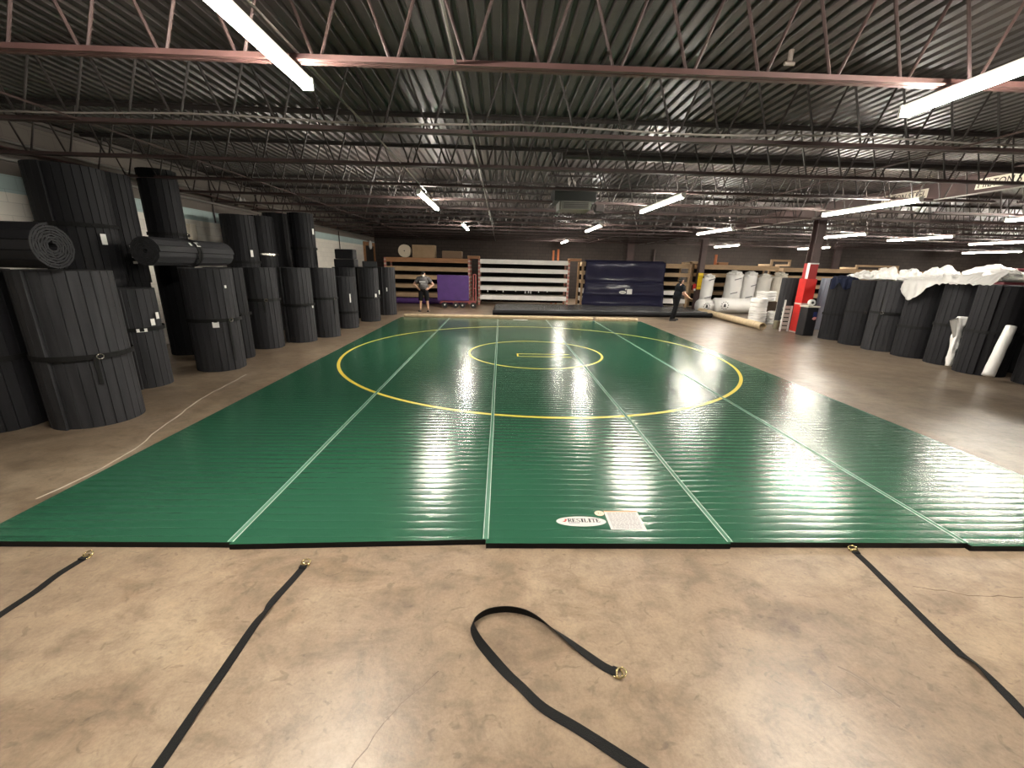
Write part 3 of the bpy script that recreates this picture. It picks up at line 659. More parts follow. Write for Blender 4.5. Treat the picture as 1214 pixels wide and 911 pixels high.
rack(3.35, 9.05, YR, [(2.06, 2.28), (1.63, 1.82), (1.18, 1.36), (.70, .91), (.26, .48)], [WOOD, WOOD, WOOD, SHELFW, SHELFW], 'rack with pale boards half hidden by the navy vinyl sheet', post=WOOD)
rack(9.65, 13.7, YR, [(2.05, 2.28), (1.66, 1.84), (1.19, 1.36), (.75, .93), (.3, .45)], [WOOD]*5, 'timber rack behind the white wrapped standing rolls', post=WOOD)
rack(13.95, 20.2, YR, [(2.02, 2.22), (1.63, 1.82), (1.18, 1.36), (.70, .91)], [WOOD]*4, 'timber rack at the right behind the heaped white plastic', post=WOOD)
rack(20.5, 27.0, YR, [(1.98, 2.18), (1.6, 1.8), (1.15, 1.33), (.7, .9)], [WOOD]*4, 'farthest right timber rack behind the long white drape', post=WOOD)
# purple roll under the left rack
bm = bmesh.new(); tube(bm, [(-6.5, YR-.32, .15), (-2.6, YR-.32, .15)], .15, 20); tag(obj('vinyl_roll', bm, PURPLE, smooth=False), 'purple vinyl roll on the floor under the left timber rack', 'roll')
# things on top of the left rack
t = thing('cable_reel', 'round pale reel disc on top of the left timber rack', 'reel', (-5.75, YR+.1, 2.288))
for y in (-.05, .20):
    bm = bmesh.new(); tube(bm, [(0, y, .31), (0, y+.03, .31)], .31, 28); obj('flange', bm, M('cream reel', (.66, .58, .46), .6), t)
bm = bmesh.new(); tube(bm, [(0, -.02, .31), (0, .20, .31)], .14, 16); obj('drum', bm, CARD, t)
bm = bmesh.new(); tube(bm, [(0, -.056, .31), (0, -.045, .31)], .03, 10); obj('hub', bm, INK, t)
def carton(x0, x1, y0, y1, z0, z1, label, mat=CARD, rz=0):
    cx, cy = (x0+x1)/2, (y0+y1)/2; t = thing('cardboard_box', label, 'box', (cx, cy, z0), rz, None)
    hx, hy, h = (x1-x0)/2, (y1-y0)/2, z1-z0
    bm = bmesh.new(); bbox(bm, -hx, hx, -hy, hy, 0, h, .008); obj('carton', bm, mat, t)
    bm = bmesh.new(); box(bm, -hx-.001, hx+.001, -.03, .03, h, h+.002); box(bm, -hx+.0, hx, -hy-.002, -hy, h-.012, h-.004); obj('closure_tape', bm, KRAFT, t)
    return t
carton(-5.35, -4.22, YR+.05, YR+.7, 2.288, 2.90, 'larger cardboard box on the left rack right of the reel')
carton(-3.85, -2.85, YR+.1, YR+.75, 2.288, 2.64, 'lower cardboard box on the left rack near its right end', M('brown card', (.2, .13, .085), .8))
def frame_stand(x0, x1, z0, z1, label, y=YR):
    t = thing('timber_trestle', label, 'frame', ((x0+x1)/2, y, z0), 0, 'small timber frames on the rack tops'); hw = (x1-x0)/2; h = z1-z0
    for s in (-1, 1):
        bm = bmesh.new(); box(bm, s*hw-.05, s*hw+.05, 0, 1.1, 0, .1); box(bm, s*hw-.05, s*hw+.05, 0, .08, .1, h-.1); obj('upright', bm, WOOD, t)
    bm = bmesh.new(); box(bm, -hw-.05, hw+.05, 0, .1, h-.1, h); box(bm, -hw-.05, hw+.05, 1.0, 1.1, h-.1, h) if h > .5 else None; obj('rail', bm, WOOD, t)
    return t
carton(-2.55, -1.95, YR+.05, YR+.9, 2.30, 2.44, 'flat brown crate bridging the gap between left and white racks', WOODO)
carton(2.72, 3.32, YR+.05, YR+.9, 2.30, 2.43, 'flat brown crate bridging the white rack and the navy sheet rack', WOODO)
frame_stand(9.05, 9.62, 2.29, 2.42, 'timber frame on the rack tops beside the yellow sign column')
frame_stand(13.3, 14.25, 2.29, 2.62, 'timber frame above the white wrapped standing rolls')
frame_stand(17.9, 20.1, 2.23, 2.45, 'wide timber frame above the heaped white plastic')
for x, zt in ((2.0, 2.84), (2.26, 2.9)):
    bm = bmesh.new(); box(bm, x-.05, x+.05, YR+1.23, YR+1.33, 0, zt); tag(obj('steel_upright', bm, ORANGE), 'shorter orange upright behind the white shelves' if x < 2.1 else 'taller orange upright behind the white shelves', 'upright', 'orange uprights')
bm = bmesh.new(); box(bm, 10.42, 10.52, YR+.3, YR+.4, 2.288, 2.80); tag(obj('timber_post', bm, ORANGE), 'short orange stick standing on the rack right of the yellow sign', 'stick')
bm = bmesh.new(); bbox(bm, 10.58, 11.1, YR+.2, YR+.6, 2.288, 2.42, .01); tag(obj('timber_block', bm, WOODO), 'low orange timber block beside the orange stick', 'block')

# navy vinyl sheet draped down the rack front
def sheet(bm, fn, nu, nv, th):
    g = [[bm.verts.new(fn(i/nu, j/nv)) for j in range(nv+1)] for i in range(nu+1)]
    for i in range(nu):
        for j in range(nv): bm.faces.new((g[i][j], g[i+1][j], g[i+1][j+1], g[i][j+1]))
    bmesh.ops.solidify(bm, geom=bm.faces[:], thickness=th)
def navy_fn(u, v):
    # v: 0 at the rack top, 1 at the floor
    z = 2.32*(1-v)+.06
    x = 3.50+4.12*u + (-.12 if u < .5 else .10)*max(0, v-.5)*2*(abs(u-.5)*2)
    y = 21.78 - .10*v - .05*math.exp(-((z-1.27)/.05)**2) - .06*math.exp(-((z-.68)/.05)**2) + .05*sin(z*5.2) + .012*sin(u*23+z*4) - .25*max(0, v-.93)/.07
    if v < .03: y += .3
    return (x, y, z)
t = thing('vinyl_sheet', 'navy vinyl sheet hanging down the rack front with a white logo', 'sheet', (5.5, 21.6, 0))
bm = bmesh.new(); sheet(bm, lambda u, v: tuple(Vector(navy_fn(u, v))-Vector((5.5, 21.6, 0))), 40, 60, .02); obj('hanging_sheet', bm, NAVY, t, True)
def navy_y(z): return navy_fn(.5, (2.38-z)/2.32)[1]-21.6
bm = bmesh.new(); tube(bm, [(-2.12, -.2, .06), (2.24, -.2, .06)], .055, 12); obj('hem', bm, M('violet vinyl hem', (.07, .035, .12), .3), t, True)
yy = min(navy_y(.80), navy_y(.9), navy_y(.75))-.05
bm = bmesh.new(); poly(bm, [(-.02+.18*cos(a*PI/16), .80+.075*sin(a*PI/16)) for a in range(32)], 0, .006); o = obj('logo_sticker', bm, PAPER, t); o.rotation_euler = (PI/2, 0, 0); o.location = (0, yy, 0)
bm = bmesh.new(); box(bm, -.14, .10, .785, .815, .006, .008); q = obj('logo_lettering', bm, INKG, o)
bm = bmesh.new(); box(bm, .20, .47, .71, .97, 0, .006); o2 = obj('instruction_sheet', bm, PAPER, t); o2.rotation_euler = (PI/2, 0, 0); o2.location = (0, yy, 0)
bm = bmesh.new(); poly(bm, [(.14+.04*cos(a*PI/8), .95+.04*sin(a*PI/8)) for a in range(16)], 0, .006); o3 = obj('round_sticker', bm, PAPER, t); o3.rotation_euler = (PI/2, 0, 0); o3.location = (0, yy, 0)

# long black vinyl sheet lying before the racks, rolled at its near edge
def bv(u, v):
    x = -1.15+9.5*u; yf = 17.32+.55*u; yb = 20.2+.5*u
    y = yf+(yb-yf)*v
    z = .225 + .014*sin(u*21+v*5)+.012*sin(u*47+1)*(1-v)+.02*noise.noise(Vector((u*12, v*3, 2)))
    if v > .97: z = .02
    if v < .03: z = .10; y += .03
    if u < .004 or u > .996: z = .03
    return (x, y, z)
t = thing('vinyl_sheet', 'long black vinyl sheet on the floor with a thick rolled front edge', 'sheet', (3.5, 17.8, 0))
bm = bmesh.new(); o_ = Vector((3.5, 17.8, 0)); sheet(bm, lambda u, v: tuple(Vector(bv(u, v))-o_), 90, 24, -.03); obj('flat_sheet', bm, BLACKVINYL_SHEEN, t, True)
bm = bmesh.new(); pts = [(-4.65+9.55*k/20, -.47+.55*k/20, .105) for k in range(21)]; tube(bm, pts, .102, 16); obj('rolled_edge', bm, EDGE, t, False)

# cardboard tubes along the far end of the mat and beside it
def card_tube(p, q, r, label, group=None, mat=KRAFT):
    p, q = Vector(p), Vector(q); t = thing('cardboard_tube', label, 'tube', tuple((p+q)/2-Vector((0, 0, r))), 0, group); o = Vector(t.location)
    bm = bmesh.new(); a = tube(bm, [p-o, q-o], r, 20, cap=False); b = tube(bm, [p-o, q-o], r*.82, 20, cap=False)
    for e in (0, 1):
        for k in range(20): bm.faces.new((a[e][k], a[e][(k+1) % 20], b[e][(k+1) % 20], b[e][k]))
    obj('tube_wall', bm, mat, t)
    bm = bmesh.new(); n = 7
    d = (q-p).normalized()
    for k in range(n):
        c = p.lerp(q, (k+.5)/n)-o; tube(bm, [c-d*.012, c+d*.012], r+.0015, 20, cap=True)
    obj('winding_mark', bm, M('kraft seam', (.40, .30, .19), .8), t)
    return t
card_tube((-4.5, 15.92, .075), (2.75, 15.98, .075), .072, 'longer cardboard tube along the far edge of the green mat', 'cardboard tubes at the mat end')
card_tube((2.86, 15.95, .075), (4.50, 15.93, .075), .075, 'shorter cardboard tube at the far right end of the mat', 'cardboard tubes at the mat end')
card_tube((8.45, 14.3, .135), (8.70, 19.6, .135), .13, 'thick cardboard tube with an open end pointing at the red column')

# purple panel on a four wheeled cart
t = thing('panel_cart', 'low red wheeled cart under the purple panel', 'cart', (-2.95, 20.1, 0))
bm = bmesh.new()
for y in (-.25, .25): box(bm, -.72, .95, y-.03, y+.03, .26, .32)
for x in (-.72, -.1, .3, .9): box(bm, x-.03, x+.03, -.25, .25, .2, .26)
obj('deck_frame', bm, M('dull red steel', (.22, .05, .05), .5), t)
bm = bmesh.new()
for x in (.80, .92): tube(bm, [(x, .25, .3), (x, .25, 1.55)], .022, 8)
tube(bm, [(.80, .25, 1.55), (.92, .25, 1.55)], .022, 8); tube(bm, [(.80, .25, .9), (.92, .25, .9)], .018, 8); obj('push_handle', bm, PINK, t)
for x in (-.52, 0.0, .32, .82):
    bm = bmesh.new(); tube(bm, [(x, -.29, .14), (x, -.23, .14)], .135, 20); wv = obj('wheel', bm, RUBBER, t)
    bm = bmesh.new(); tube(bm, [(x, -.30, .14), (x, -.22, .14)], .035, 12); obj('wheel_hub', bm, PAPER, wv)
bm = bmesh.new(); bbox(bm, -3.83, -2.34, 20.0, 20.1, .325, 1.51, .02); t = tag(obj('folded_mat', bm, PURPLE), 'purple vinyl panel standing upright on the cart', 'panel')
bm = bmesh.new()
ribbon(bm, [(-3.6, .8), (-3.5, 1.0), (-3.42, 1.05), (-3.4, .9)], .012, -.002); ribbon(bm, [(-3.35, .68), (-3.1, .62), (-2.95, .65)], .01, -.002)
o = obj('scuff', bm, M('pale scuff', (.35, .25, .48), .6), t); o.rotation_euler = (PI/2, 0, 0); o.location = (0, 19.999, 0)

# ================================================================== RIGHT SIDE ITEMS
# yellow protective sign board strapped on the far column
t = thing('safety_board', 'yellow vertical board fixed to the far brown column', 'sign', (9.27, 21.22, 0))
bm = bmesh.new(); bbox(bm, -.13, .13, 0, .03, 1.05, 1.86, .008); obj('board', bm, SIGNY, t)
bm = bmesh.new()
for z in (1.2, 1.7): box(bm, -.14, .14, -.004, .0, z, z+.03)
obj('fixing_strap', bm, M('dark yellow', (.4, .28, .02), .6), t)
t = thing('equipment_box', 'small red and white box left of the yellow board', 'box', (9.06, 21.26, 0)); bm = bmesh.new(); bbox(bm, -.06, .06, 0, .12, 1.02, 1.32, .01); obj('housing', bm, RED, t); bm = bmesh.new(); bbox(bm, -.05, .05, -.01, .0, .98, 1.08, .004); obj('cover', bm, PAPER, t)
# red guard around the near column
t = thing('column_guard', 'red steel guard around the near brown column', 'guard', (9.53, 14.03, 0))
bm = bmesh.new()
for a, b, c, d in ((-.185, .185, -.165, -.14), (-.185, -.16, -.14, .14), (.16, .185, -.14, .14), (-.185, .185, .14, .165)): box(bm, a, b, c, d, 0, 1.80)
obj('guard_shell', bm, RED, t)
bm = bmesh.new(); box(bm, -.188, .188, -.168, .168, .95, 1.0); box(bm, -.188, .188, -.168, .168, 0, .04); obj('guard_band', bm, M('pale guard band', (.60, .50, .46), .6), t)
bm = bmesh.new(); box(bm, -.138, .138, -.145, -.134, 1.8, 2.30); box(bm, -.145, -.134, -.134, .14, 1.8, 2.3); obj('painted_sleeve', bm, REDDK, t)
bm = bmesh.new(); box(bm, -.15, -.146, -.15, -.02, 1.8, 2.31); box(bm, -.146, .14, -.150, -.146, 2.27, 2.31); obj('edge_strip', bm, PAPER, t)
# black bin with cap on top
t = thing('trash_bin', 'black bin with a pale lid in front of the red column', 'bin', (9.26, 13.33, 0))
bm = bmesh.new(); bbox(bm, -.18, .18, -.18, .18, 0, .92, .03); obj('body', bm, M('black plastic', (.012, .012, .014), .45), t)
bm = bmesh.new(); bbox(bm, -.20, .20, -.20, .20, .92, .97, .015); obj('lid', bm, M('cream lid', (.62, .58, .50), .5), t)
bm = bmesh.new(); box(bm, .03, .15, -.186, -.181, .62, .78); e = obj('emblem', bm, M('navy emblem', (.02, .03, .12), .5), t)
bm = bmesh.new(); poly(bm, [(.02, .56), (.08, .52), (.15, .55), (.15, .62), (.07, .63)], 0, .004); e = obj('emblem', bm, M('pink emblem', (.62, .25, .25), .5), t); e.rotation_euler = (PI/2, 0, 0); e.location = (0, -.182, 0)
t = thing('tape_dispenser', 'small white rounded tape reel on the bin lid', 'tool', (9.24, 13.27, .97))
bm = bmesh.new(); tube(bm, [(0, -.05, .10), (0, .05, .10)], .10, 18); obj('reel', bm, PLASTIC, t)
bm = bmesh.new(); tube(bm, [(0, -.055, .10), (0, .055, .10)], .045, 12); bbox(bm, .08, .16, -.03, .03, .0, .07, .01); obj('core', bm, M('dark grip', (.05, .05, .05), .5), t)
# white step stand left of the guard
t = thing('step_ladder', 'pale step stand leaning beside the red guard', 'ladder', (9.12, 14.15, 0))
for s in (-1, 1):
    bm = bmesh.new(); hz = 1.08 if s < 0 else .88
    poly(bm, [(s*.13-.02, 0), (s*.13+.02, 0), (s*.13+.02, hz), (s*.13-.02, hz)], -.02, .02); o = obj('rail', bm, PLASTIC, t); o.rotation_euler = (PI/2, 0, 0)
for k in range(6):
    bm = bmesh.new(); z = .08+k*.14; box(bm, -.11, .11, -.025, .12, z, z+.025); box(bm, -.11, .11, -.005, .005, z+.025, z+.1); obj('step', bm, M('stone plastic', (.46, .42, .37), .6), t)
bm = bmesh.new(); lathe(bm, [(.10, 0), (.12, .26), (.13, .27), (.13, .3), (.115, .3), (.10, .05)], 18); tag(obj('small_bin', bm, KHAKI, loc=(9.22, 14.7, 0)), 'small khaki bucket by the pale step stand', 'bucket')
# stacks of white wound rolls
def wound(x, y, z, r, h, label, n=5):
    t = thing('tape_roll_stack', label, 'roll stack', (x, y, z), 0, 'white wound rolls by the step stand'); bm = bmesh.new(); prof = []
    for k in range(n): z0 = h*k/n; z1 = h*(k+1)/n; prof += [(r-.035, z0), (r, z0+.018), (r, z1-.018), (r-.035, z1)]
    lathe(bm, prof, 28); obj('wound_body', bm, PLASTIC, t)
    bm = bmesh.new(); lathe(bm, [(.05, h), (.09, h), (.09, h+.004), (.05, h+.004)], 16); obj('core', bm, CARD, t); return t
wound(9.38, 16.2, 0, .32, .49, 'left lower white ringed stack behind the tube end', 5)
wound(9.36, 16.2, .495, .30, .50, 'white ringed stack on top of the left lower one', 3)
wound(10.02, 16.1, 0, .27, .50, 'right lower white ringed stack beside the khaki bucket', 5)
carton(9.75, 10.45, 16.75, 17.3, 0, .84, 'dark brown box behind the white ringed stacks', M('dark card', (.06, .04, .025), .8))
wound(10.1, 17.0, .845, .36, .38, 'wide white ringed stack on the dark brown box', 4)
# lying white wrapped rolls
def wrapped(bm, p, q, r, n=24, m=14, amp=.02, sd=0, mi=0):
    p, q = Vector(p), Vector(q); d = (q-p).normalized(); a = d.cross(Vector((0, 0, 1)) if abs(d.z) < .9 else Vector((0, 1, 0))).normalized(); b = d.cross(a); rings = []
    for i in range(m+1):
        c = p.lerp(q, i/m); ring = []
        for k in range(n):
            an = 2*PI*k/n; v = a*cos(an)+b*sin(an); rr = r*(1+amp/r*(noise.noise(Vector((cos(an)*2+sd, sin(an)*2, i*.7)))))
            ring.append(bm.verts.new(c+v*rr))
        rings.append(ring)
    for i in range(m):
        for k in range(n): bm.faces.new((rings[i][k], rings[i][(k+1) % n], rings[i+1][(k+1) % n], rings[i+1][k])).material_index = mi
    bm.faces.new(rings[0][::-1]); bm.faces.new(rings[-1])
t = thing('wrapped_roll', 'large white wrapped roll lying beyond the cardboard tube, round print on its end', 'roll', (10.9, 20.05, 0))
bm = bmesh.new(); wrapped(bm, (-1.35, -.1, .37), (1.2, .1, .37), .355, amp=.03); obj('wrap', bm, PLASTIC, t, True)
def ring_mark(name, parent, c, r0, r1, mat, n=20, gaps=True):
    bm = bmesh.new()
    for k in range(n):
        if gaps and k % 2: continue
        a, b = 2*PI*k/n, 2*PI*(k+1)/n; poly(bm, [(r0*cos(a), r0*sin(a)), (r1*cos(a), r1*sin(a)), (r1*cos(b), r1*sin(b)), (r0*cos(b), r0*sin(b))], 0, .004)
    poly(bm, [(-.06, -.07), (.06, -.07), (.03, .08), (-.03, .08)], 0, .004)
    o = obj(name, bm, mat, parent); o.rotation_euler = (PI/2, 0, 0); o.location = c; return o
ring_mark('round_print', t, (-1.05, -.475, .40), .15, .19, INK)
t = thing('wrapped_roll', 'white wrapped roll lying at the foot of the yellow sign column', 'roll', (9.13, 20.1, 0))
bm = bmesh.new(); wrapped(bm, (-.30, -.12, .33), (.28, .10, .33), .32, m=6, amp=.03, sd=4); obj('wrap', bm, PLASTIC, t, True)
ring_mark('round_print', t, (-.1, -.43, .34), .12, .16, INK)
# standing white wrapped rolls
def standing(x, y, r, h, label, mat=PLASTIC, lean=0, marks=((.5, .7),), sd=0):
    t = thing('wrapped_roll', label, 'roll', (x, y, 0), 0, 'white wrapped rolls standing before the timber rack'); t.rotation_euler = (0, lean, 0)
    bm = bmesh.new(); wrapped(bm, (0, 0, 0), (0, 0, h), r, m=12, amp=.03, sd=sd); obj('wrap', bm, mat, t, True)
    bm = bmesh.new(); bmesh.ops.create_icosphere(bm, subdivisions=3, radius=1)
    for v in bm.verts:
        s = 1+.55*noise.noise(v.co*2.2+Vector((sd, 0, 0))); v.co = Vector((v.co.x*r*.85*s+.04, v.co.y*r*.8*s, v.co.z*.15*s+h+.05))
    obj('gathered_top', bm, mat, t)
    for mx, mz in marks:
        bm = bmesh.new(); poly(bm, [(-.16, -.05), (.16, .05), (.16, .10), (-.16, 0)], 0, .004); yy = -math.sqrt(max(.01, r*r-(mx*r)**2))-.02
        o = obj('print_mark', bm, INKG, t); o.rotation_euler = (PI/2, 0, math.atan2(mx*r, -yy)); o.location = (mx*r, yy-.01, mz*h)
    return t
standing(9.47, 20.88, .28, 1.62, 'white wrapped roll just right of the yellow sign column', lean=.03, marks=((-.1, .42), (.1, .95)), sd=1)
standing(10.95, 21.2, .40, 1.80, 'widest white wrapped standing roll with two dark print marks', lean=.03, marks=((-.1, .88), (-.3, .5)), sd=2)
standing(11.74, 21.2, .33, 1.80, 'white wrapped standing roll second from the widest', lean=.03, marks=((.2, .72), (-.2, .4)), sd=3)
standing(12.47, 21.2, .34, 1.70, 'grey white standing roll with folded film at its top', M('greyish film', (.58, .56, .52), .45), lean=.04, marks=(), sd=4)
standing(13.25, 21.2, .34, 1.78, 'cream striped standing roll beside the dark grey roll', M('beige film', (.56, .52, .45), .5, var=.15, vscale=6, vstretch=(5, 5, .2)), lean=.04, marks=(), sd=5)

# ---- crumpled plastic and cloth
def heap(loc, size, label, mat, cat='plastic', group=None, sd=0, rz=0, name='plastic_sheet', fold=.5, sub=4):
    bm = bmesh.new(); bmesh.ops.create_icosphere(bm, subdivisions=sub, radius=1)
    for v in bm.verts:
        p = v.co.copy(); q = p*1.7+Vector((sd*3.1, sd, 0))
        s = 1+fold*noise.noise(q)+fold*.45*abs(noise.noise(q*2.7))+.18*fold*noise.noise(q*7)
        z = p.z if p.z > 0 else p.z*.12
        v.co = Vector((p.x*size[0]*s, p.y*size[1]*s, z*size[2]*s))
    zm = min(v.co.z for v in bm.verts)
    for v in bm.verts: v.co.z -= zm
    o = obj(name, bm, mat, loc=loc); o.rotation_euler = (0, 0, rz); return tag(o, label, cat, group)
G3 = 'white plastic bags heaped on the right rolls'
heap((9.95, 12.0, 1.835), (.23, .19, .20), 'white plastic bundle beside the navy cloth', PLASTIC, group=G3, sd=1)
heap((9.85, 11.5, 1.835), (.24, .19, .29), 'peaked white plastic bundle second from the navy cloth', PLASTIC, group=G3, sd=2)
heap((10.0, 11.0, 1.835), (.24, .19, .24), 'white plastic bundle in the middle of the heap', PLASTIC, group=G3, sd=3)
heap((10.15, 10.55, 1.835), (.22, .18, .26), 'white plastic bundle next to the cream pieces', PLASTIC, group=G3, sd=4)
heap((10.85, 10.9, 1.835), (.3, .28, .30), 'white peaked plastic bundle behind the drape end', PLASTIC, group=G3, sd=5)
heap((10.95, 10.2, 1.835), (.28, .28, .26), 'cream film bundle behind the white drape', CREAM, group=G3, sd=6)
heap((9.98, 7.98, 1.835), (.22, .20, .15), 'cream plastic pile at the right photo edge', CREAM, group=G3, sd=7)
heap((10.35, 12.9, 1.835), (.3, .3, .18), 'white film bundle right of the red column sleeve', PLASTIC, group=G3, sd=8)
# navy cloth hanging over the first right roll
def drape(fn, label, mat, cat, name, nu=40, nv=30, th=.012):
    bm = bmesh.new(); sheet(bm, fn, nu, nv, th); o = obj(name, bm, mat, smooth=True); return tag(o, label, cat)
def navycloth(u, v):
    cx, cy, r = 9.69, 12.67, .40
    a = A(178)+u*A(95)                       # from the far left to the camera side of the roll
    drop = (.10+.22*abs(sin(u*6+1)))*1.0
    if v < .5:
        q = r*(.25+.78*v*2); z = 1.87+.05*(1-v)+.07*noise.noise(Vector((u*4, v*4, 3)))
        return (cx+q*cos(a), cy+q*sin(a), max(z, 1.845))
    k = (v-.5)*2; q = r*1.06+.03*sin(u*26)
    return (cx+q*cos(a), cy+q*sin(a), 1.87-k*drop-.02)
drape(navycloth, 'navy cloth slung over the roll by the red column', NAVYCLOTH, 'cloth', 'cloth')
# long white plastic drape lying along the right rolls, one corner hanging
def longdrape(u, v):
    # u along the row from far (hanging corner) to near, v across from the aisle side inwards
    y = 10.35-1.95*u
    x = 9.12+.95*v+.10*sin(u*9)
    n1 = noise.noise(Vector((u*7, v*3, 1))); n2 = noise.noise(Vector((u*15, v*9, 5)))
    rg = 1-abs(noise.noise(Vector((u*11+v*3, v*5-u*2, 8))))*2.4; rg2 = 1-abs(noise.noise(Vector((u*26-v*5, v*11+u*6, 2))))*2.2
    hump = .03+.20*max(0, (u-.30)/.70)*math.exp(-((v-.5)/.33)**2) + .08*max(0, n1)+.03*n2+.055*max(0, rg)+.03*max(0, rg2)
    z = 1.85+max(.0, hump)
    if v < .22:
        k = (.22-v)/.22
        hang = .42*math.exp(-((u-.16)/.17)**2)+.05+.05*noise.noise(Vector((u*22, 3, 1)))
        x = 9.27-.05*k-.035*abs(sin(u*34+v*4))*k**.5+.06*n2*k; z = 1.88-hang*k
    return (x, y, z)
DRAPE = drape(longdrape, 'long white plastic drape spread along the tops of the right rolls', PLASTIC, 'plastic', 'plastic_sheet', 130, 60, .006)
hp = heap((9.80, 8.85, 1.90), (.34, .46, .22), '', PLASTIC, sd=11, fold=.7, name='crumpled_fold'); del hp['label']; del hp['category']; hp.parent = DRAPE
# leaning crumpled plastic and leaning tube
def lean(p, q, r0, r1, label, name, mat, amp, sd, flag=False):
    p, q = Vector(p), Vector(q); t = thing(name, label, 'plastic' if flag else 'tube', tuple(p), 0, None); d = q-p
    bm = bmesh.new(); m = 18; n = 16; dn = d.normalized(); a = dn.cross(Vector((0, 1, 0))).normalized(); b = dn.cross(a); rings = []
    for i in range(m+1):
        f = i/m; r = r0+(r1-r0)*f; ring = []
        for k in range(n):
            an = 2*PI*k/n; v = a*cos(an)+b*sin(an); ring.append(bm.verts.new(d*f+v*r*(1+amp*noise.noise(Vector((cos(an)*1.6+sd, sin(an)*1.6, f*6))))))
        rings.append(ring)
    for i in range(m):
        for k in range(n): bm.faces.new((rings[i][k], rings[i][(k+1) % n], rings[i+1][(k+1) % n], rings[i+1][k]))
    bm.faces.new(rings[0][::-1]); bm.faces.new(rings[-1]); obj('wrap', bm, mat, t, True)
    if flag:
        bm = bmesh.new(); sheet(bm, lambda u, v: tuple(d*(.62+.36*u)+Vector((-.30*v*(.3+.7*u), -.04*v+.02*sin(v*8), .06*v-.12*v*v))), 8, 8, .008); obj('loose_flap', bm, mat, t, True)
    return t
lean((9.22, 8.72, .06), (9.36, 8.86, 1.14), .055, .075, 'crumpled white plastic bundle leaning in the gap of the right rolls', 'plastic_bundle', PLASTIC, .9, 3, True)
lean((8.93, 7.70, .10), (9.26, 7.86, 1.07), .095, .08, 'smooth white tube leaning between the two nearest right rolls', 'plastic_tube', PLASTIC, .12, 9)
# maroon roll far right
bm = bmesh.new(); bbox(bm, 19.4, 21.4, 16.5, 17.3, 0, 2.35, .08); tag(obj('covered_pallet', bm, M('maroon cover', (.10, .012, .02), .6)), 'maroon covered stack beyond the rolls at the right photo edge', 'stack')

# ================================================================== CEILING ITEMS
t = thing('unit_heater', 'dark unit heater hanging from the roof over the mat centre', 'heater', (.84, 10.2, 3.28))
bm = bmesh.new(); bbox(bm, -.48, .48, -.1, .75, .16, .46, .02); obj('casing', bm, M('grey green enamel', (.014, .016, .014), .5), t)
bm = bmesh.new(); box(bm, -.32, .32, -.20, -.1, -.02, .15); box(bm, -.36, .36, -.1, .5, -.02, .16); obj('outlet_hood', bm, M('grey hood', (.16, .16, .14), .35, .3), t)
for k in range(4):
    bm = bmesh.new(); box(bm, -.28, .28, -.215, -.205, .0+k*.035, .018+k*.035); obj('louver', bm, M('louver dark', (.03, .03, .028), .5), t)
for x in (-.42, .42):
    bm = bmesh.new(); tube(bm, [(x, .3, .46), (x, .3, .90)], .012, 6); obj('hanger_rod', bm, DARKSTEEL, t)
bm = bmesh.new(); tube(bm, [(.0, .4, .46), (.0, .4, .62), (0, .75, .68), (0, .75, .90)], .07, 10); obj('flue', bm, GALV, t)
bm = bmesh.new(); box(bm, -.62, .5, .2, .26, .72, .76); obj('hanger_bar', bm, DARKSTEEL, t)
bm = bmesh.new(); tube(bm, [(.48, .2, .25), (.62, .2, .25), (.62, .2, .6)], .02, 8); bbox(bm, .52, .72, .1, .3, -.02, .14, .01); obj('gas_valve', bm, DARKSTEEL, t)
bm = bmesh.new(); tube(bm, [(.2, 7.95, 3.86), (9.2, 7.95, 3.86)], .055, 10); tag(obj('gas_pipe', bm, DARKSTEEL), 'dark pipe running right from above the heater through the joists', 'pipe')
bm = bmesh.new(); tube(bm, [(-2.4, 3.0, 3.52), (-2.4, 6, 3.50), (-2.44, 9.6, 3.47)], .011, 6); tag(obj('conduit', bm, GALV), 'thin conduit linking the left row strip lights', 'conduit')
bm = bmesh.new(); pts = [(-7+16*k/30, 5.30, 3.52-.02*sin(k*.9)) for k in range(31)]; tube(bm, pts, .010, 6); tag(obj('cable', bm, M('grey cable', (.30, .27, .25), .6)), 'thin sagging cable lying along the second joist', 'cable')
for i, (x, y) in enumerate(((.22, 3.1), (3.9, 3.1), (2.1, 4.9))):
    bm = bmesh.new(); tube(bm, [(x, y, ZD), (x, y, ZD-.10)], .025, 8); tube(bm, [(x-.05, y, ZD-.12), (x+.05, y, ZD-.12)], .02, 8); tag(obj('deck_bracket', bm, M('pale fitting', (.40, .34, .30), .5)), ['small pale fitting on the deck at top centre', 'small pale fitting on the deck at top right', 'small pale fitting on the deck behind the front joist'][i], 'fitting', 'small deck fittings')
# left wall fixtures
t = thing('emergency_light', 'small twin emergency lamp high on the left wall', 'light', (XW+.02, 13.6, 3.52))
bm = bmesh.new(); bbox(bm, 0, .1, -.16, .16, 0, .14, .02); obj('battery_box', bm, M('beige box', (.42, .38, .30), .5), t)
for s in (-1, 1):
    bm = bmesh.new(); tube(bm, [(.06, s*.1, .17), (.16, s*.13, .20)], .05, 12, r2=.07); obj('lamp_head', bm, PAPER, t)
bm = bmesh.new(); bbox(bm, XW+.001, XW+.1, 11.3, 11.52, 2.45, 2.83, .015); tag(obj('electrical_box', bm, M('cream metal box', (.55, .50, .42), .5)), 'cream electrical box on the painted left wall', 'box')
t = thing('wall_roundel', 'round white wall clock over the far left doorway', 'roundel', (XW+.10, 26.2, 3.0))  # plain round white disc sign on the wall
bm = bmesh.new(); tube(bm, [(0, 0, 0), (.05, 0, 0)], .24, 24); obj('face', bm, PAPER, t)
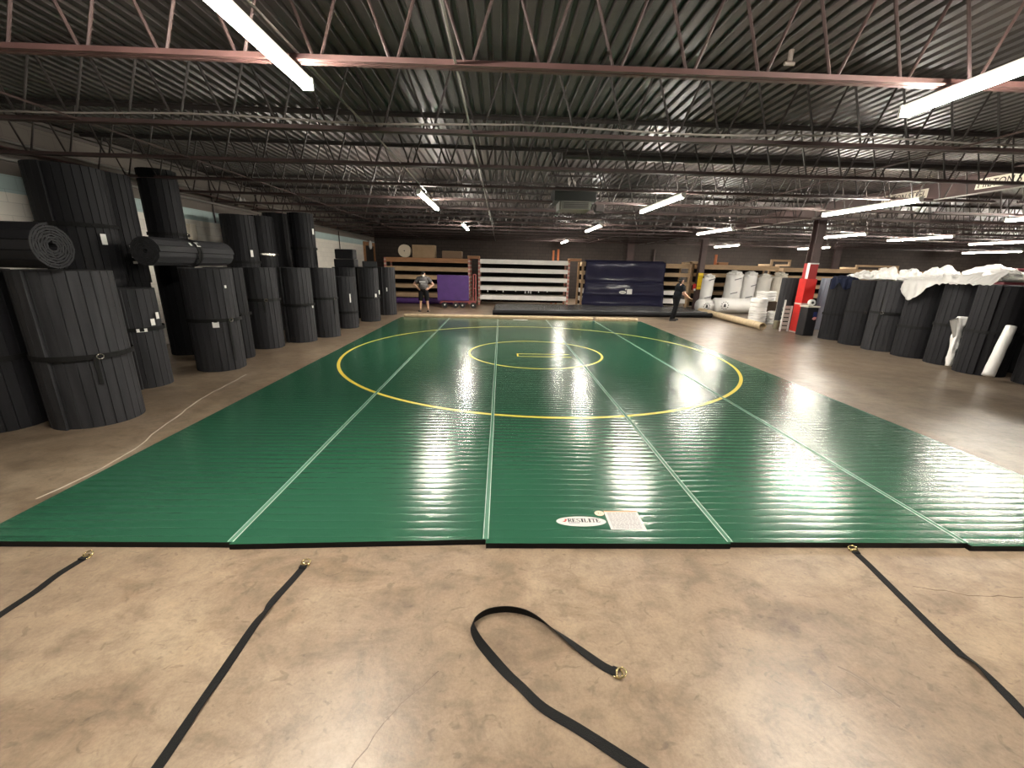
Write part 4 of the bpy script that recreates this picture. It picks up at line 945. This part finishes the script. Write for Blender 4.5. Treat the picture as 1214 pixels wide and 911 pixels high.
bm = bmesh.new(); tube(bm, [(0, .25*cos(2*PI*k/24), .25*sin(2*PI*k/24)) for k in range(25)], .02, 6); obj('rim', bm, M('clock rim', (.3, .28, .26), .5), t)

# ================================================================== PEOPLE
def limb(bm, p, q, r0, r1, n=14):
    p, q = Vector(p), Vector(q); tube(bm, [p.lerp(q, k/3) for k in range(4)], r0, n, True, r1)
    for c, r in ((p, r0), (q, r1)): bmesh.ops.create_uvsphere(bm, u_segments=n, v_segments=10, radius=r*.995, matrix=Matrix.Translation(c))
def ell(bm, c, s, n=16): bmesh.ops.create_uvsphere(bm, u_segments=n, v_segments=12, radius=1, matrix=Matrix.Translation(c) @ Matrix.Diagonal((*s, 1)))
def fused(name, bm, mat, parent, vox=.012, sm=6):
    o = obj(name, bm, mat, parent, True); m = o.modifiers.new('fuse', 'REMESH'); m.mode = 'VOXEL'; m.voxel_size = vox; m.use_smooth_shade = True
    s = o.modifiers.new('soft', 'SMOOTH'); s.iterations = sm; s.factor = .5; return o
def hand(bm, wrist, d, side, curl=.5):
    """palm and five separate fingers; d = pointing direction, side = unit vector across the palm towards the thumb"""
    d = Vector(d).normalized(); side = Vector(side); side = (side-d*side.dot(d)).normalized(); n = d.cross(side); w = Vector(wrist)
    limb(bm, w, w+d*.05, .026, .030, 10); limb(bm, w+d*.03+side*.02, w+d*.085+side*.024, .017, .015, 10); limb(bm, w+d*.03-side*.02, w+d*.08-side*.024, .017, .014, 10)
    for k, L in enumerate((.068, .076, .070, .055)):
        b = w+d*.085+side*(.030-.020*k); m1 = b+d*L*.5+n*curl*.012; e = m1+(d*(1-curl)+n*curl).normalized()*L*.5
        limb(bm, b, m1, .0095, .0088, 8); limb(bm, m1, e, .0088, .0072, 8)
    b = w+d*.03+side*.03; m1 = b+(d*.6+side*.6)*.04; limb(bm, b, m1, .012, .010, 8); limb(bm, m1, m1+(d*.9+side*.2)*.032, .010, .008, 8)
def head(bm, c, f, s=1.):
    """f: facing direction in plan"""
    c = Vector(c); f = Vector(f).normalized(); r = Vector((f.y, -f.x, 0)); up = Vector((0, 0, 1))
    ell(bm, c+up*.03-f*.01, (.082*s, .090*s, .098*s)); ell(bm, c-up*.045+f*.018, (.062*s, .066*s, .072*s))
    limb(bm, c+f*.085+up*.015, c+f*.105-up*.022, .010, .016, 8)               # nose
    for k in (-1, 1):
        ell(bm, c+r*k*.083+up*.0-f*.005, (.014, .022, .034)); ell(bm, c+r*k*.032+f*.078+up*.022, (.016, .012, .012))
    limb(bm, c+f*.082-up*.058-r*.022, c+f*.082-up*.058+r*.022, .008, .008, 8)  # lips
    limb(bm, c-up*.06-f*.005, c-up*.16-f*.015, .056, .062)                     # neck
# man with hands on hips, facing the camera
P1 = thing('person', 'man in grey tee and dark shorts, hands on hips, by the far left rack', 'person', (-4.13, 18.12, 0))
f = (.12, -1, 0)
bm = bmesh.new(); head(bm, (0, -.01, 1.56), f, 1.05)
ell(bm, (0, .01, 1.27), (.20, .125, .20)); ell(bm, (0, -.02, 1.08), (.19, .15, .17)); ell(bm, (0, .0, .93), (.19, .135, .13))
for s in (-1, 1):
    limb(bm, (s*.16, .01, 1.40), (s*.20, .01, 1.37), .075, .07); limb(bm, (s*.21, .01, 1.37), (s*.415, .06, 1.15), .056, .044); limb(bm, (s*.415, .06, 1.15), (s*.235, -.07, .985), .043, .030)
    hand(bm, (s*.235, -.07, .985), (-s*.55, -.25, -.35), (0, -.3, .9), .35)
    limb(bm, (s*.10, .0, .90), (s*.135, -.01, .50), .098, .062); limb(bm, (s*.135, -.01, .50), (s*.165, .03, .09), .060, .038)
    limb(bm, (s*.165, .02, .06), (s*.195, -.13, .035), .042, .036)
fused('body', bm, SKIN, P1, .008, 4)
bm = bmesh.new(); ell(bm, (0, .01, 1.27), (.228, .15, .22)); ell(bm, (0, -.02, 1.08), (.218, .178, .17)); ell(bm, (0, 0, 1.0), (.212, .165, .10))
for s in (-1, 1): limb(bm, (s*.09, .01, 1.43), (s*.21, .01, 1.38), .06, .088); tube(bm, [(s*.19, .01, 1.39), (s*.335, .04, 1.235)], .088, 14, True, .078)
shirt = fused('tee_shirt', bm, CHAR_CLOTH, P1, .012)
bm = bmesh.new()
for k in range(9): box(bm, -.13+k*.029, -.108+k*.029, -.185, -.17, 1.225, 1.285)
box(bm, -.09, .09, -.186, -.17, 1.16, 1.18); pr_ = obj('chest_print', bm, M('pale print', (.40, .40, .40), .8), shirt)
bm = bmesh.new(); ell(bm, (0, 0, .93), (.205, .152, .12))
for s in (-1, 1): tube(bm, [(s*.095, 0, .92), (s*.115, 0, .7), (s*.138, -.005, .46)], .118, 16, True, .098)
fused('shorts', bm, BLK_CLOTH, P1, .012)
for s in (-1, 1):
    bm = bmesh.new(); limb(bm, (s*.165, .045, .045), (s*.197, -.15, .036), .047, .042); limb(bm, (s*.165, .03, .05), (s*.165, .03, .10), .046, .046); box(bm, s*.18-.048, s*.18+.048, -.18, .08, .0, .02); fused('shoe', bm, RUBBER, P1, .01, 3)
bm = bmesh.new(); ell(bm, (0, .005, 1.60), (.093, .102, .098)); bmesh.ops.bisect_plane(bm, geom=bm.verts[:]+bm.edges[:]+bm.faces[:], plane_co=(0, -.03, 1.605), plane_no=(0, -.35, -1), clear_outer=True); bmesh.ops.holes_fill(bm, edges=bm.edges[:])
tube(bm, [(0, -.06, 1.615), (0, -.165, 1.60)], .07, 12, True, .055); fused('cap', bm, HAIR, P1, .01, 3)
bm = bmesh.new(); ell(bm, (.012, -.075, 1.505), (.062, .045, .055)); fused('face_mask', bm, PAPER, P1, .008, 3)
# person at right reaching forward, seen from behind and the side
P2 = thing('person', 'person in black reaching towards the far column beside the black vinyl edge', 'person', (6.22, 16.6, 0))
f = (.80, .60, 0)
bm = bmesh.new(); head(bm, (.13, .03, 1.57), f)
ell(bm, (.06, .01, 1.27), (.135, .19, .21)); ell(bm, (.03, 0, 1.08), (.125, .165, .16)); ell(bm, (.0, 0, .93), (.135, .17, .13))
# near (right) arm reaching forward and down, far arm the same
for (sy, hx) in ((-1, 0), (1, .05)):
    limb(bm, (.07, sy*.15, 1.40), (.09, sy*.19, 1.37), .068, .062); limb(bm, (.09, sy*.19, 1.37), (.20+hx, sy*.20, 1.10), .050, .042); limb(bm, (.20+hx, sy*.20, 1.10), (.41+hx, sy*.16, .95), .040, .028)
    hand(bm, (.41+hx, sy*.16, .95), (.85, 0, -.5), (.3, -sy*.9, .2), .45)
limb(bm, (-.0, -.09, .90), (-.05, -.10, .49), .092, .060); limb(bm, (-.05, -.10, .49), (-.17, -.11, .09), .056, .038); limb(bm, (-.17, -.11, .06), (-.02, -.12, .035), .040, .034)
limb(bm, (.0, .09, .90), (.06, .10, .49), .092, .060); limb(bm, (.06, .10, .49), (.02, .11, .09), .056, .038); limb(bm, (.02, .11, .06), (.17, .13, .035), .040, .034)
fused('body', bm, SKIN, P2, .008, 4)
bm = bmesh.new(); ell(bm, (.06, .01, 1.27), (.16, .215, .23)); ell(bm, (.03, 0, 1.06), (.155, .195, .18)); ell(bm, (.01, 0, .94), (.162, .196, .09))
for s in (-1, 1): limb(bm, (.07, s*.08, 1.43), (.09, s*.19, 1.38), .06, .08); tube(bm, [(.09, s*.18, 1.40), (.165, s*.20, 1.18)], .082, 14, True, .072)
fused('tee_shirt', bm, M('very dark navy cloth', (.005, .007, .010), .9, spec=.2), P2, .012)
bm = bmesh.new(); ell(bm, (0, 0, .92), (.152, .188, .12))
tube(bm, [(0, -.09, .90), (-.05, -.10, .49), (-.165, -.11, .07)], .112, 16, True, .064); tube(bm, [(0, .09, .90), (.06, .10, .49), (.02, .11, .07)], .112, 16, True, .064)
fused('trousers', bm, BLK_CLOTH, P2, .012)
for (a, b) in (((-.19, -.11, .045), (.0, -.12, .036)), ((0, .11, .045), (.19, .13, .036))):
    bm = bmesh.new(); limb(bm, a, b, .046, .041); box(bm, a[0]-.04, b[0]+.04, (a[1]+b[1])/2-.045, (a[1]+b[1])/2+.045, 0, .02); fused('shoe', bm, RUBBER, P2, .01, 3)
bm = bmesh.new(); ell(bm, (.105, .02, 1.625), (.098, .095, .092)); ell(bm, (.075, .012, 1.57), (.07, .085, .08)); fused('hair', bm, HAIR, P2, .01, 3)
